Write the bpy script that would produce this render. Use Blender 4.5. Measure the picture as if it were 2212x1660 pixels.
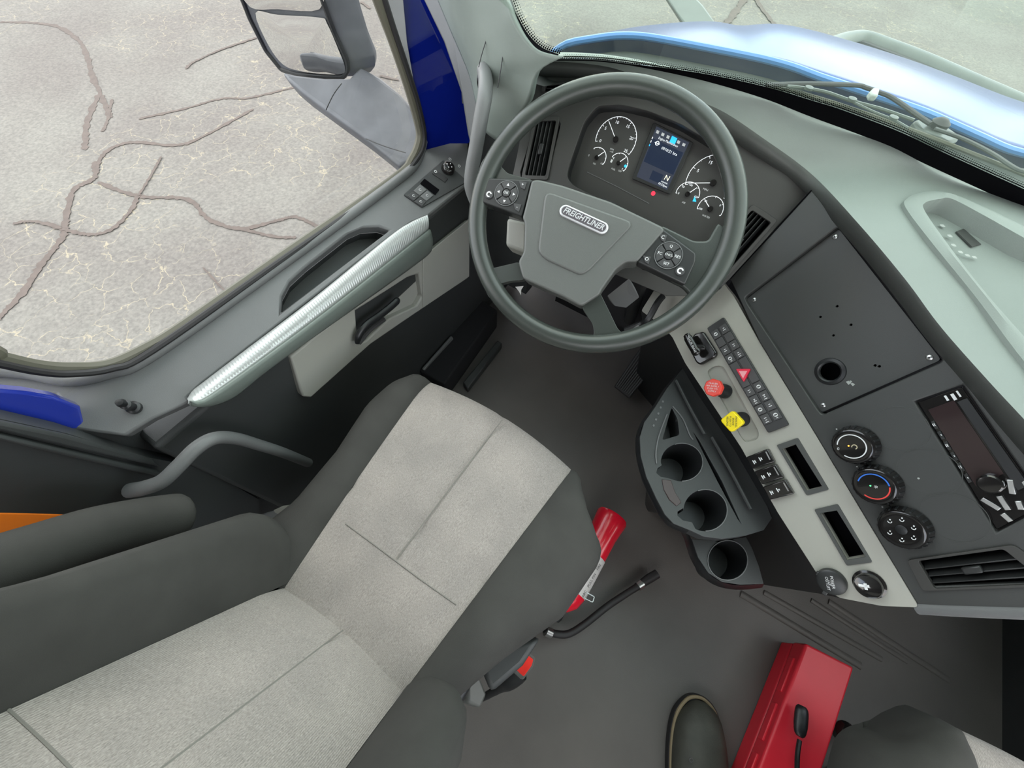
import bpy, bmesh, math, random
from mathutils import Vector as V, Matrix
random.seed(7)
for o in list(bpy.data.objects): bpy.data.objects.remove(o)
COL = bpy.context.scene.collection
# ---------------------------------------------------------------- camera
FPX, CX, CY = 850.0, 1106.0, 830.0
def un(v): return V(v).normalized()
_b = un((154, 140, 850)); _f = un((957, -1230, 850))
_l = _b.cross(_f).normalized()
if _l.x > 0: _l = -_l
_n = (_b - _f * _b.dot(_f)).normalized()
_a = math.radians(3.0)
_n, _f = _n * math.cos(_a) + _f * math.sin(_a), _f * math.cos(_a) - _n * math.sin(_a)
AX, AY, AZ = -_l, _f, -_n                      # world axes seen in camera space (x right, y down, z forward)
C = V((0, 0, 1.28))
cam_d = bpy.data.cameras.new('camera'); cam = bpy.data.objects.new('camera', cam_d); COL.objects.link(cam)
cam_d.sensor_width = 36.0; cam_d.lens = FPX / 2212 * 36.0; cam_d.clip_start = 0.02; cam_d.clip_end = 200
right = V((AX.x, AY.x, AZ.x)); down = V((AX.y, AY.y, AZ.y)); fwd = V((AX.z, AY.z, AZ.z))
cam.matrix_world = Matrix(((right.x, -down.x, -fwd.x, C.x), (right.y, -down.y, -fwd.y, C.y), (right.z, -down.z, -fwd.z, C.z), (0, 0, 0, 1)))
bpy.context.scene.camera = cam
# ---------------------------------------------------------------- sky and exposure (overcast daylight)
sc = bpy.context.scene
w = bpy.data.worlds.new('sky'); sc.world = w; w.use_nodes = True
nt = w.node_tree; bg = nt.nodes['Background']
tc = nt.nodes.new('ShaderNodeTexCoord'); mp = nt.nodes.new('ShaderNodeMapping'); mp.inputs['Scale'].default_value = (1, 1, 2.2)
ns = nt.nodes.new('ShaderNodeTexNoise'); ns.inputs['Scale'].default_value = 3.0; ns.inputs['Detail'].default_value = 6
rp = nt.nodes.new('ShaderNodeValToRGB')
rp.color_ramp.elements[0].position = 0.36; rp.color_ramp.elements[0].color = (0.62, 0.74, 0.92, 1)
rp.color_ramp.elements[1].position = 0.58; rp.color_ramp.elements[1].color = (1.0, 0.95, 0.89, 1)
nt.links.new(tc.outputs['Generated'], mp.inputs['Vector']); nt.links.new(mp.outputs[0], ns.inputs['Vector'])
nt.links.new(ns.outputs['Fac'], rp.inputs['Fac']); nt.links.new(rp.outputs[0], bg.inputs['Color'])
bg.inputs['Strength'].default_value = 1.0
sc.view_settings.view_transform = 'Standard'; sc.view_settings.look = 'None'
sc.view_settings.exposure = 2.2; sc.view_settings.gamma = 1.0; sc.view_settings.use_curve_mapping = False
# ---------------------------------------------------------------- sight lines onto real surfaces
def ray(x, y):
    c = V(((x - CX) / FPX, (y - CY) / FPX, 1.0)); return V((AX.dot(c), AY.dot(c), AZ.dot(c)))
def hz(x, y, z): r = ray(x, y); return C + r * ((z - C.z) / r.z)
def hx(x, y, X): r = ray(x, y); return C + r * ((X - C.x) / r.x)
def hd(x, y, d): return C + ray(x, y) * d
class Plane:
    def __init__(s, p, n): s.p = V(p); s.n = un(n)
    def at(s, x, y): r = ray(x, y); return C + r * ((s.p - C).dot(s.n) / r.dot(s.n))
    def pts(s, L): return [s.at(*q[:2]) for q in L]
    def off(s, d): return Plane(s.p + s.n * d, s.n)
# ---------------------------------------------------------------- object helpers
WL = {}
def setp(o, label=None, cat=None, group=None, kind=None):
    if label: o['label'] = label
    if cat: o['category'] = cat
    if group: o['group'] = group
    if kind: o['kind'] = kind
    return o
def thing(name, loc, label, cat, group=None):
    o = bpy.data.objects.new(name, None); COL.objects.link(o); o.location = loc; o.empty_display_size = 0.05
    WL[o.name] = V(loc); return setp(o, label, cat, group)
def link(name, bm, mat, parent=None, smooth=40, bev=0, seg=2, label=None, sub=0, **k):
    if not bm.verts: return None
    bmesh.ops.recalc_face_normals(bm, faces=bm.faces) if k.pop('recalc', True) else None
    lo = V((min(v.co.x for v in bm.verts), min(v.co.y for v in bm.verts), min(v.co.z for v in bm.verts)))
    hi = V((max(v.co.x for v in bm.verts), max(v.co.y for v in bm.verts), max(v.co.z for v in bm.verts)))
    c = V(((lo.x + hi.x) / 2, (lo.y + hi.y) / 2, lo.z))
    for v in bm.verts: v.co -= c
    me = bpy.data.meshes.new(name); bm.to_mesh(me); bm.free()
    for m in (mat if isinstance(mat, (list, tuple)) else [mat]): me.materials.append(m)
    if smooth:
        me.polygons.foreach_set('use_smooth', [True] * len(me.polygons))
        me.set_sharp_from_angle(angle=math.radians(smooth))
    o = bpy.data.objects.new(name, me); COL.objects.link(o)
    pl = V((0, 0, 0))
    if parent is not None: o.parent = parent; pl = WL[parent.name]
    o.location = c - pl; WL[o.name] = c
    if bev:
        b = o.modifiers.new('b', 'BEVEL'); b.width = bev; b.segments = seg; b.limit_method = 'ANGLE'; b.angle_limit = math.radians(40)
        b.harden_normals = False
    if sub:
        s = o.modifiers.new('s', 'SUBSURF'); s.levels = sub; s.render_levels = sub
    return setp(o, label, **k)
def MB(): return bmesh.new()
def add_plate(bm, pts, n, th, holes=(), bot=True):
    n = un(n); loops = [list(pts)] + [list(h) for h in holes]
    T = [[bm.verts.new(p) for p in L] for L in loops]; B = [[bm.verts.new(V(p) - n * th) for p in L] for L in loops]
    if not holes:
        bm.faces.new(T[0])
        if bot: bm.faces.new(B[0][::-1])
    else:
        for S in ((T, B) if bot else (T,)):
            ed = []
            for L in S:
                for i in range(len(L)): ed.append(bm.edges.new((L[i], L[(i + 1) % len(L)])))
            bmesh.ops.triangle_fill(bm, use_beauty=True, use_dissolve=False, edges=ed, normal=n)
    for a, b in zip(T, B):
        for i in range(len(a)):
            j = (i + 1) % len(a)
            try: bm.faces.new((a[i], b[i], b[j], a[j]))
            except ValueError: pass
    return bm
def plate(name, pts, n, th, mat, parent=None, bev=0.0, holes=(), **k):
    return link(name, add_plate(MB(), pts, n, th, holes), mat, parent, bev=bev, **k)
def add_box(bm, c, u, v, n, su, sv, sn):
    c = V(c); u = un(u) * su / 2; v = un(v) * sv / 2; n = un(n) * sn / 2
    P = [bm.verts.new(c + u * a + v * b + n * d) for d in (-1, 1) for b in (-1, 1) for a in (-1, 1)]
    for f in ((0, 1, 3, 2), (4, 6, 7, 5), (0, 4, 5, 1), (2, 3, 7, 6), (0, 2, 6, 4), (1, 5, 7, 3)): bm.faces.new([P[i] for i in f])
    return bm
def cr(pts, n=6, closed=False):
    P = [V(p) for p in pts]; out = []; m = len(P); rng = range(m if closed else m - 1)
    for i in rng:
        if closed: p0, p1, p2, p3 = P[i - 1], P[i], P[(i + 1) % m], P[(i + 2) % m]
        else: p0, p1, p2, p3 = P[max(i - 1, 0)], P[i], P[i + 1], P[min(i + 2, m - 1)]
        for j in range(n):
            t = j / n; out.append(0.5 * ((2 * p1) + (p2 - p0) * t + (2 * p0 - 5 * p1 + 4 * p2 - p3) * t * t + (3 * p1 - p0 - 3 * p2 + p3) * t ** 3))
    if not closed: out.append(P[-1].copy())
    return out
def rnd(pts, r, n=4, closed=True):
    """round the corners of a polygon"""
    P = [V(p) for p in pts]; out = []; m = len(P)
    for i in range(m):
        a, b, c = P[i - 1], P[i], P[(i + 1) % m]
        d1 = (a - b); d2 = (c - b); k = min(r, d1.length * .45, d2.length * .45)
        A = b + d1.normalized() * k; B = b + d2.normalized() * k
        for j in range(n + 1):
            t = j / n; out.append(A.lerp(b, t).lerp(b.lerp(B, t), t))
    return out
def add_tube(bm, path, r, k=8, closed=False, flat=1.0, up=None, cap=True):
    P = [V(p) for p in path]; m = len(P); rings = []; ref = V(up) if up else None
    if ref is None:
        t = (P[1] - P[0]).normalized(); ref = V((0, 0, 1)) if abs(t.z) < .8 else V((1, 0, 0))
    for i in range(m):
        a = P[i - 1] if (i or closed) else P[i]; b = P[(i + 1) % m] if (i < m - 1 or closed) else P[i]
        t = (b - a).normalized(); s = t.cross(ref).normalized(); u = s.cross(t).normalized()
        if up is None: ref = u
        rr = r[i] if isinstance(r, (list, tuple)) else r
        rings.append([bm.verts.new(P[i] + s * rr * math.cos(q) + u * rr * flat * math.sin(q)) for q in [2 * math.pi * j / k for j in range(k)]])
    for i in range(m if closed else m - 1):
        A, B = rings[i], rings[(i + 1) % m]
        for j in range(k): bm.faces.new((A[j], A[(j + 1) % k], B[(j + 1) % k], B[j]))
    if cap and not closed: bm.faces.new(rings[0][::-1]); bm.faces.new(rings[-1])
    return bm
def tube(name, path, r, mat, parent=None, k=8, **kw):
    a = {q: kw.pop(q) for q in ('closed', 'flat', 'up', 'cap') if q in kw}
    return link(name, add_tube(MB(), path, r, k, **a), mat, parent, **kw)
def basis(n, u):
    n = un(n); u = V(u); u = (u - n * u.dot(n)).normalized(); return u, n.cross(u), n
def circ(c, u, v, r, n=32, a0=0, rv=None):
    return [V(c) + V(u) * r * math.cos(a0 + 2 * math.pi * i / n) + V(v) * (rv or r) * math.sin(a0 + 2 * math.pi * i / n) for i in range(n)]
def add_lathe(bm, c, n, prof, k=28, u=None, rib=0, ribk=0):
    n = un(n); u = u or (V((1, 0, 0)) if abs(n.x) < .8 else V((0, 1, 0))); u, v, n = basis(n, u); R = []
    for r, h in prof:
        if r < 1e-6: R.append([bm.verts.new(V(c) + n * h)])
        else: R.append([bm.verts.new(V(c) + n * h + u * r * math.cos(2 * math.pi * j / k) + v * r * math.sin(2 * math.pi * j / k)) for j in range(k)])
    for A, B in zip(R, R[1:]):
        if len(A) == 1 and len(B) == 1: continue
        for j in range(k):
            q = (j + 1) % k
            if len(A) == 1: bm.faces.new((A[0], B[j], B[q]))
            elif len(B) == 1: bm.faces.new((A[j], B[0], A[q]))
            else: bm.faces.new((A[j], B[j], B[q], A[q]))
    return bm
def lathe(name, c, n, prof, mat, parent=None, k=28, **kw): return link(name, add_lathe(MB(), c, n, prof, k), mat, parent, **kw)
def add_arc(bm, c, u, v, n, r, wd, a0, a1, th=.0004, k=36):
    c = V(c); m = max(2, int(abs(a1 - a0) / 360 * k) + 2); L = []
    for rr in (r - wd / 2, r + wd / 2):
        for h in (0, th):
            L.append([bm.verts.new(c + n * h + u * rr * math.cos(math.radians(a0 + (a1 - a0) * i / (m - 1))) + v * rr * math.sin(math.radians(a0 + (a1 - a0) * i / (m - 1)))) for i in range(m)])
    for A, B in ((L[0], L[1]), (L[1], L[3]), (L[3], L[2]), (L[2], L[0])):
        for i in range(m - 1): bm.faces.new((A[i], A[i + 1], B[i + 1], B[i]))
    return bm
def grid(bm, rows, flip=False):
    R = [[bm.verts.new(p) for p in r] for r in rows]
    for a, b in zip(R, R[1:]):
        for i in range(len(a) - 1): bm.faces.new((a[i], a[i + 1], b[i + 1], b[i]) if not flip else (a[i], b[i], b[i + 1], a[i + 1]))
    return R
def resamp(pts, n):
    P = [V(p) for p in pts]; L = [0]
    for a, b in zip(P, P[1:]): L.append(L[-1] + (b - a).length)
    out = []; j = 0
    for i in range(n):
        s = L[-1] * i / (n - 1)
        while j < len(P) - 2 and L[j + 1] < s: j += 1
        t = (s - L[j]) / max(1e-9, L[j + 1] - L[j]); out.append(P[j].lerp(P[j + 1], min(1, t)))
    return out
def solid(o, th, off=-1):
    m = o.modifiers.new('t', 'SOLIDIFY'); m.thickness = th; m.offset = off; return o
FONTC = {}
def text(s, c, u, v, size, mat, parent, name='lettering', sx=1.0, shear=0, ext=.0003, **k):
    u = V(u).normalized(); v = V(v); v = (v - u * v.dot(u)).normalized(); n = u.cross(v)
    cu = bpy.data.curves.new('t', 'FONT'); cu.body = s; cu.size = 1; cu.align_x = 'CENTER'; cu.align_y = 'CENTER'; cu.shear = shear
    cu.resolution_u = 2; cu.extrude = 0
    if k.pop('bold', False): cu.offset = .02
    ob = bpy.data.objects.new('t', cu); COL.objects.link(ob); bpy.context.view_layer.update()
    me = bpy.data.meshes.new_from_object(ob.evaluated_get(bpy.context.evaluated_depsgraph_get())); bpy.data.objects.remove(ob)
    bm = MB(); bm.from_mesh(me); bpy.data.meshes.remove(me)
    for vv in bm.verts:
        p = vv.co; vv.co = V(c) + u * p.x * size * sx + v * p.y * size + n * ext
    return link(name, bm, mat, parent, smooth=0, recalc=False, **k)
def quad(a, b, c_, d):
    """bilinear surface over four corners a(0,0) b(1,0) c(1,1) d(0,1)"""
    return lambda s, t: a.lerp(b, s).lerp(d.lerp(c_, s), t)
# ---------------------------------------------------------------- materials
def s2l(c): return tuple(((x / 255) / 12.92 if x / 255 <= .04045 else ((x / 255 + .055) / 1.055) ** 2.4) for x in c)
def mat(name, col, rough=.5, metal=0, bump=0, bscale=200, var=0, vscale=8, spec=.5, coat=0, srgb=False, emit=None, es=1, stretch=None):
    m = bpy.data.materials.new(name); m.use_nodes = True; N = m.node_tree; b = N.nodes['Principled BSDF']
    col = s2l(col) if srgb else col
    b.inputs['Base Color'].default_value = (*col, 1); b.inputs['Roughness'].default_value = rough; b.inputs['Metallic'].default_value = metal
    b.inputs['Specular IOR Level'].default_value = spec; b.inputs['Coat Weight'].default_value = coat
    if emit: b.inputs['Emission Color'].default_value = (*emit, 1); b.inputs['Emission Strength'].default_value = es
    t = N.nodes.new('ShaderNodeTexCoord')
    src = t.outputs['Object']
    if stretch:
        mm = N.nodes.new('ShaderNodeMapping'); mm.inputs['Scale'].default_value = stretch; N.links.new(src, mm.inputs[0]); src = mm.outputs[0]
    if var:
        n = N.nodes.new('ShaderNodeTexNoise'); n.inputs['Scale'].default_value = vscale; n.inputs['Detail'].default_value = 5; N.links.new(src, n.inputs[0])
        r = N.nodes.new('ShaderNodeValToRGB'); r.color_ramp.elements[0].position = .3; r.color_ramp.elements[1].position = .7
        r.color_ramp.elements[0].color = (*[x * (1 - var) for x in col], 1); r.color_ramp.elements[1].color = (*[min(1, x * (1 + var)) for x in col], 1)
        N.links.new(n.outputs['Fac'], r.inputs[0]); N.links.new(r.outputs[0], b.inputs['Base Color'])
    if bump:
        n = N.nodes.new('ShaderNodeTexNoise'); n.inputs['Scale'].default_value = bscale; n.inputs['Detail'].default_value = 3; N.links.new(src, n.inputs[0])
        q = N.nodes.new('ShaderNodeBump'); q.inputs['Strength'].default_value = bump; q.inputs['Distance'].default_value = .001
        N.links.new(n.outputs['Fac'], q.inputs['Height']); N.links.new(q.outputs[0], b.inputs['Normal'])
    return m
M = dict(
    pad=mat('soft grey-green pad', (.215, .245, .225), .62, bump=.25, bscale=900, var=.05, vscale=5),
    lip=mat('dark pad edge', (.055, .058, .054), .45, bump=.2, bscale=900),
    fascia=mat('charcoal fascia', (.044, .043, .040), .48, bump=.15, bscale=1200, var=.05),
    wing=mat('charcoal wing', (.046, .048, .046), .46, bump=.15, bscale=1200, var=.05),
    black=mat('black plastic', (.014, .015, .016), .38, bump=.1, bscale=900),
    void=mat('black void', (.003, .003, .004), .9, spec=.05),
    gloss=mat('gloss black', (.010, .009, .009), .12, coat=.5),
    grey=mat('light grey panel', (.34, .335, .295), .52, bump=.12, bscale=1200, var=.04),
    insert=mat('light door insert', (.36, .36, .32), .6, bump=.15, bscale=900, var=.03),
    door=mat('mid grey door plastic', (.138, .142, .142), .48, bump=.25, bscale=900, var=.08, vscale=6),
    doorlow=mat('dark door plastic', (.040, .043, .043), .5, bump=.25, bscale=800, var=.1),
    trim=mat('silver armrest trim', (.50, .52, .51), .32, metal=.35),
    rubber=mat('black rubber', (.016, .015, .016), .55),
    seal=mat('window seal', (.10, .095, .07), .6),
    wheel=mat('steering wheel rubber', (.042, .048, .043), .21, bump=.2, bscale=1500),
    hub=mat('hub cover', (.108, .113, .106), .36, bump=.25, bscale=1500, var=.04),
    pod=mat('switch pod', (.024, .025, .025), .36),
    key=mat('switch key', (.052, .052, .053), .42),
    chrome=mat('chrome', (.75, .75, .77), .12, metal=1),
    badge=mat('badge ground', (.10, .09, .10), .3), silver=mat('bright silver', (.72, .72, .74), .3, metal=.4),
    white=mat('white print', (.75, .76, .76), .5),
    whiteg=mat('lit white print', (.75, .76, .76), .5, emit=(.8, .85, .9), es=.16),
    yellowg=mat('lit yellow print', (.8, .78, .5), .5, emit=(.9, .85, .55), es=.25),
    blueg=mat('lit blue print', (.05, .35, .75), .5, emit=(.0, .35, .8), es=.3),
    redg=mat('lit red lamp', (.8, .03, .06), .5, emit=(1, .02, .05), es=.3),
    blue=mat('blue print', (.04, .17, .65), .5), redp=mat('red print', (.75, .06, .05), .5),
    screen=mat('screen ground', (.012, .014, .02), .25, emit=(.05, .06, .09), es=.15),
    screend=mat('screen dark block', (.006, .01, .02), .2, emit=(.02, .03, .06), es=.15),
    red=mat('red knob', (.78, .05, .03), .35), yellow=mat('yellow knob', (.92, .72, .0), .4),
    redbox=mat('red box plastic', (.68, .022, .04), .42, bump=.1, bscale=500, var=.06), ext=mat('extinguisher red', (.72, .01, .03), .25, coat=.4),
    label=mat('white label', (.62, .60, .58), .5, var=.1, vscale=60),
    steel=mat('steel', (.55, .56, .55), .3, metal=1),
    floor=mat('rubber floor', (.098, .090, .083), .5, bump=.35, bscale=350, var=.22, vscale=3),
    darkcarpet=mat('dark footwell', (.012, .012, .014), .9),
    darkfab=mat('dark seat cloth', (.050, .049, .045), .9, bump=.4, bscale=1400, var=.12, vscale=14, spec=.25),
    bluepaint=mat('blue paint', (.02, .04, .36), .18, coat=.8), shaded_blue=mat('shaded blue paint', (.001, .003, .045), .6, spec=.0),  # second blue is the same paint with the jamb's shade in its colour
    hood=mat('blue hood paint', (.014, .045, .19), .17, spec=.15, coat=0, var=.1, vscale=2),
    pillar=mat('pillar trim', (.17, .20, .18), .5, bump=.2, bscale=900, var=.06),
    mirrorsh=mat('mirror housing', (.088, .094, .105), .45, var=.15, vscale=20, bump=.1, bscale=300),
    mirror=mat('mirror glass', (.9, .9, .9), .01, metal=1),
    ceiling=mat('headliner', (.45, .45, .43), .9),
    orange=mat('orange webbing', (.85, .20, .015), .35, bump=.3, bscale=600, stretch=(1, 1, 8)),
    shoe=mat('olive shoe leather', (.045, .045, .036), .6, bump=.3, bscale=300, var=.2, vscale=30), welt=mat('tan welt', (.22, .17, .10), .7),
    maroon=mat('maroon insert', (.035, .018, .017), .35),
    scuff=mat('white scuff', (.38, .40, .38), .8),
    tar=mat('crack sealant', (.088, .068, .058), .75, var=.15, vscale=14, bump=.4, bscale=60),
    mirrorband=mat('grille surround', (.10, .115, .105), .4, var=.1),
    cowl=mat('weathered cowl', (.075, .085, .078), .6, var=.25, vscale=9),
    lamp_o=mat('amber pilot', (.9, .35, .05), .4, emit=(1, .4, .05), es=.5), lamp_g=mat('green pilot', (.1, .6, .2), .4, emit=(.1, .9, .3), es=.3),
)
def fabric():
    m = bpy.data.materials.new('light seat cloth'); m.use_nodes = True; N = m.node_tree; b = N.nodes['Principled BSDF']
    b.inputs['Roughness'].default_value = .85; b.inputs['Specular IOR Level'].default_value = .3; b.inputs['Sheen Weight'].default_value = .15
    t = N.nodes.new('ShaderNodeTexCoord')
    mp = N.nodes.new('ShaderNodeMapping'); mp.inputs['Scale'].default_value = (1, .22, .22); N.links.new(t.outputs['Object'], mp.inputs[0])
    n = N.nodes.new('ShaderNodeTexNoise'); n.inputs['Scale'].default_value = 1500; n.inputs['Detail'].default_value = 2; N.links.new(mp.outputs[0], n.inputs[0])
    n2 = N.nodes.new('ShaderNodeTexNoise'); n2.inputs['Scale'].default_value = 9; n2.inputs['Detail'].default_value = 5; N.links.new(t.outputs['Object'], n2.inputs[0])
    r = N.nodes.new('ShaderNodeValToRGB'); r.color_ramp.elements[0].position = .30; r.color_ramp.elements[1].position = .72
    r.color_ramp.elements[0].color = (.22, .198, .182, 1); r.color_ramp.elements[1].color = (.40, .365, .335, 1); N.links.new(n.outputs['Fac'], r.inputs[0])
    r2 = N.nodes.new('ShaderNodeValToRGB'); r2.color_ramp.elements[0].color = (.88, .88, .88, 1); r2.color_ramp.elements[1].color = (1.08, 1.07, 1.06, 1)
    r2.color_ramp.elements[0].position = .35; r2.color_ramp.elements[1].position = .65; N.links.new(n2.outputs['Fac'], r2.inputs[0])
    mx = N.nodes.new('ShaderNodeMixRGB'); mx.blend_type = 'MULTIPLY'; mx.inputs[0].default_value = 1; N.links.new(r.outputs[0], mx.inputs[1]); N.links.new(r2.outputs[0], mx.inputs[2])
    N.links.new(mx.outputs[0], b.inputs['Base Color'])
    wv = N.nodes.new('ShaderNodeTexWave'); wv.inputs['Scale'].default_value = 130; wv.inputs['Distortion'].default_value = .6; wv.bands_direction = 'X'; N.links.new(t.outputs['Object'], wv.inputs[0])
    q = N.nodes.new('ShaderNodeBump'); q.inputs['Strength'].default_value = .35; q.inputs['Distance'].default_value = .001; N.links.new(wv.outputs['Fac'], q.inputs['Height'])
    N.links.new(q.outputs[0], b.inputs['Normal']); return m
M['cloth'] = fabric(); M['seam'] = mat('seam thread', (.20, .19, .17), .9)
def glass(name, tint, refl, veil=0):
    m = bpy.data.materials.new(name); m.use_nodes = True; N = m.node_tree; N.nodes.clear()
    o = N.nodes.new('ShaderNodeOutputMaterial'); t = N.nodes.new('ShaderNodeBsdfTransparent'); g = N.nodes.new('ShaderNodeBsdfGlossy'); x = N.nodes.new('ShaderNodeMixShader')
    t.inputs[0].default_value = (*tint, 1); g.inputs['Roughness'].default_value = .02; fr = N.nodes.new('ShaderNodeFresnel'); fr.inputs[0].default_value = 1.45
    mu = N.nodes.new('ShaderNodeMath'); mu.operation = 'MULTIPLY'; mu.inputs[1].default_value = refl; N.links.new(fr.outputs[0], mu.inputs[0])
    N.links.new(mu.outputs[0], x.inputs[0]); N.links.new(t.outputs[0], x.inputs[1]); N.links.new(g.outputs[0], x.inputs[2])
    if veil:  # pale diffuse layer imitates sky and dash light reflected in the pane
        d = N.nodes.new('ShaderNodeBsdfDiffuse'); d.inputs[0].default_value = (.7, .78, .72, 1); y = N.nodes.new('ShaderNodeMixShader'); y.inputs[0].default_value = veil
        N.links.new(x.outputs[0], y.inputs[1]); N.links.new(d.outputs[0], y.inputs[2]); x = y
    N.links.new(x.outputs[0], o.inputs[0]); return m
M['glass'] = glass('side glass', (.97, .97, .95), .12); M['wglass'] = glass('windshield glass', (.92, .98, .93), .25, .05)
def asphalt():
    m = bpy.data.materials.new('weathered asphalt'); m.use_nodes = True; N = m.node_tree; b = N.nodes['Principled BSDF']; b.inputs['Roughness'].default_value = .9
    t = N.nodes.new('ShaderNodeTexCoord'); P = t.outputs['Object']
    def noise(s, d=6): n = N.nodes.new('ShaderNodeTexNoise'); n.inputs['Scale'].default_value = s; n.inputs['Detail'].default_value = d; N.links.new(P, n.inputs[0]); return n
    def ramp(src, a, ca, b_, cb): r = N.nodes.new('ShaderNodeValToRGB'); r.color_ramp.elements[0].position = a; r.color_ramp.elements[0].color = ca; r.color_ramp.elements[1].position = b_; r.color_ramp.elements[1].color = cb; N.links.new(src, r.inputs[0]); return r
    def mix(mode, f, a, c):
        x = N.nodes.new('ShaderNodeMixRGB'); x.blend_type = mode
        if isinstance(f, float): x.inputs[0].default_value = f
        else: N.links.new(f, x.inputs[0])
        for i, s in ((1, a), (2, c)):
            if isinstance(s, tuple): x.inputs[i].default_value = s
            else: N.links.new(s, x.inputs[i])
        return x.outputs[0]
    base = ramp(noise(.9).outputs[0], .35, (.130, .119, .110, 1), .65, (.158, .152, .138, 1)).outputs[0]
    fine = ramp(noise(38, 4).outputs[0], .30, (.78, .78, .78, 1), .72, (1.2, 1.2, 1.18, 1)).outputs[0]
    c = mix('MULTIPLY', 1.0, base, fine)
    sp = N.nodes.new('ShaderNodeTexVoronoi'); sp.inputs['Scale'].default_value = 32; N.links.new(P, sp.inputs[0])
    c = mix('MIX', ramp(sp.outputs['Distance'], .05, (.75, .75, .75, 1), .13, (0, 0, 0, 1)).outputs[0], c, (.23, .22, .20, 1))
    wp = N.nodes.new('ShaderNodeMixRGB'); wp.blend_type = 'ADD'; wp.inputs[0].default_value = .22; N.links.new(P, wp.inputs[1]); N.links.new(noise(6, 5).outputs['Color'], wp.inputs[2])
    v = N.nodes.new('ShaderNodeTexVoronoi'); v.feature = 'DISTANCE_TO_EDGE'; v.inputs['Scale'].default_value = 4.2; N.links.new(wp.outputs[0], v.inputs[0])
    line = ramp(v.outputs['Distance'], .004, (1, 1, 1, 1), .017, (0, 0, 0, 1)).outputs[0]
    msk = ramp(noise(.55, 3).outputs[0], .44, (0, 0, 0, 1), .52, (1, 1, 1, 1)).outputs[0]
    brk = ramp(noise(9, 3).outputs[0], .36, (0, 0, 0, 1), .55, (1, 1, 1, 1)).outputs[0]
    f = mix('MULTIPLY', 1.0, mix('MULTIPLY', 1.0, line, msk), brk)
    c = mix('MIX', f, c, (.27, .24, .175, 1))
    N.links.new(c, b.inputs['Base Color'])
    q = N.nodes.new('ShaderNodeBump'); q.inputs['Strength'].default_value = .5; q.inputs['Distance'].default_value = .004; N.links.new(noise(70, 3).outputs[0], q.inputs['Height']); N.links.new(q.outputs[0], b.inputs['Normal'])
    return m
M['asphalt'] = asphalt()
X, Y, Z = V((1, 0, 0)), V((0, 1, 0)), V((0, 0, 1))
GZ = -1.15
# ================================================================ SETTING: ground
bm = MB(); add_box(bm, (0, 8, GZ - .1), X, Y, Z, 60, 60, .2)
ground = link('ground', bm, M['asphalt'], kind='structure', smooth=0)
def strip(px, wd, z=GZ, h=.004, n=14):
    pts = cr([hz(x, y, z) for x, y in px], n); bm = MB(); L = []
    for i, p in enumerate(pts):
        a = pts[max(0, i - 1)]; b = pts[min(len(pts) - 1, i + 1)]; s = (b - a).cross(Z).normalized()
        ww = wd * (.6 + .7 * random.random()) * (.35 if i in (0, len(pts) - 1) else 1) / 2
        j = s * wd * .25 * (random.random() - .5)
        L.append((p + s * ww + j, p - s * ww + j))
    R = [[bm.verts.new(a + Z * h), bm.verts.new(b + Z * h), bm.verts.new(b - Z * .003), bm.verts.new(a - Z * .003)] for a, b in L]
    for A, B in zip(R, R[1:]):
        for q in ((0, 1),): bm.faces.new((A[q[0]], A[q[1]], B[q[1]], B[q[0]]))
    return bm
seams = [([(0, 48), (70, 50), (130, 60), (178, 98), (200, 165), (222, 215), (240, 255)], .052),
         ([(214, 205), (190, 262), (184, 325)], .050), ([(243, 215), (232, 262), (222, 285)], .03),
         ([(640, 188), (540, 212), (480, 214), (400, 235), (300, 258)], .035),
         ([(548, 236), (440, 295), (380, 315), (290, 308), (235, 325), (205, 365)], .040),
         ([(205, 350), (205, 385), (160, 412), (142, 480), (136, 515), (92, 570), (45, 640), (-10, 695)], .048),
         ([(212, 395), (300, 425), (405, 432), (452, 475), (520, 495), (600, 478), (640, 470), (690, 492)], .036),
         ([(520, 495), (590, 512), (640, 515)], .03),
         ([(302, 420), (282, 458), (245, 495), (200, 508), (150, 500), (95, 482)], .036),
         ([(556, 82), (480, 108), (420, 135), (402, 150)], .034), ([(30, 485), (75, 480), (135, 495)], .03),
         ([(350, 340), (322, 390), (300, 425)], .022), ([(780, 5), (800, 20)], .04), ([(820, 165), (862, 175)], .04),
         ([(1560, 60), (1590, 25), (1612, -10)], .10), ([(1630, -5), (1660, 40), (1690, 68)], .07), ([(440, 580), (500, 640), (560, 660)], .012)]
for i_, (px, wd) in enumerate(seams):
    link('crack_sealant', strip(px, wd * 1.12, h=.003 + .0006 * i_), M['tar'], ground, smooth=0)
# ================================================================ cab shell
fl = MB(); add_box(fl, (.33, .17, -.03), X, Y, Z, 1.93, 2.3, .06)
floor = link('floor', fl, M['floor'], kind='structure')
for (a, b, wd) in [((1600, 1283), (1860, 1440), .020), ((1650, 1280), (1905, 1425), .016), ((1752, 1297), (1960, 1430), .014), ((1790, 1300), (2050, 1470), .018), ((1640, 1305), (1800, 1400), .012)]:
    bm = MB(); add_tube(bm, [hz(*a, .001), hz((a[0] + b[0]) / 2, (a[1] + b[1]) / 2, .001), hz(*b, .001)], wd / 2, 8, flat=.35)
    link('mat_ridge', bm, M['floor'], floor)
def box_obj(name, lo, hi, mt, parent=None, bev=0, **k):
    lo, hi = V(lo), V(hi); bm = MB(); s = hi - lo; add_box(bm, (lo + hi) / 2, X, Y, Z, s.x, s.y, s.z); return link(name, bm, mt, parent, bev=bev, **k)
wf = box_obj('wall_front', (-.66, 1.22, -.06), (1.26, 1.28, .72), M['darkcarpet'], kind='structure')
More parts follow.
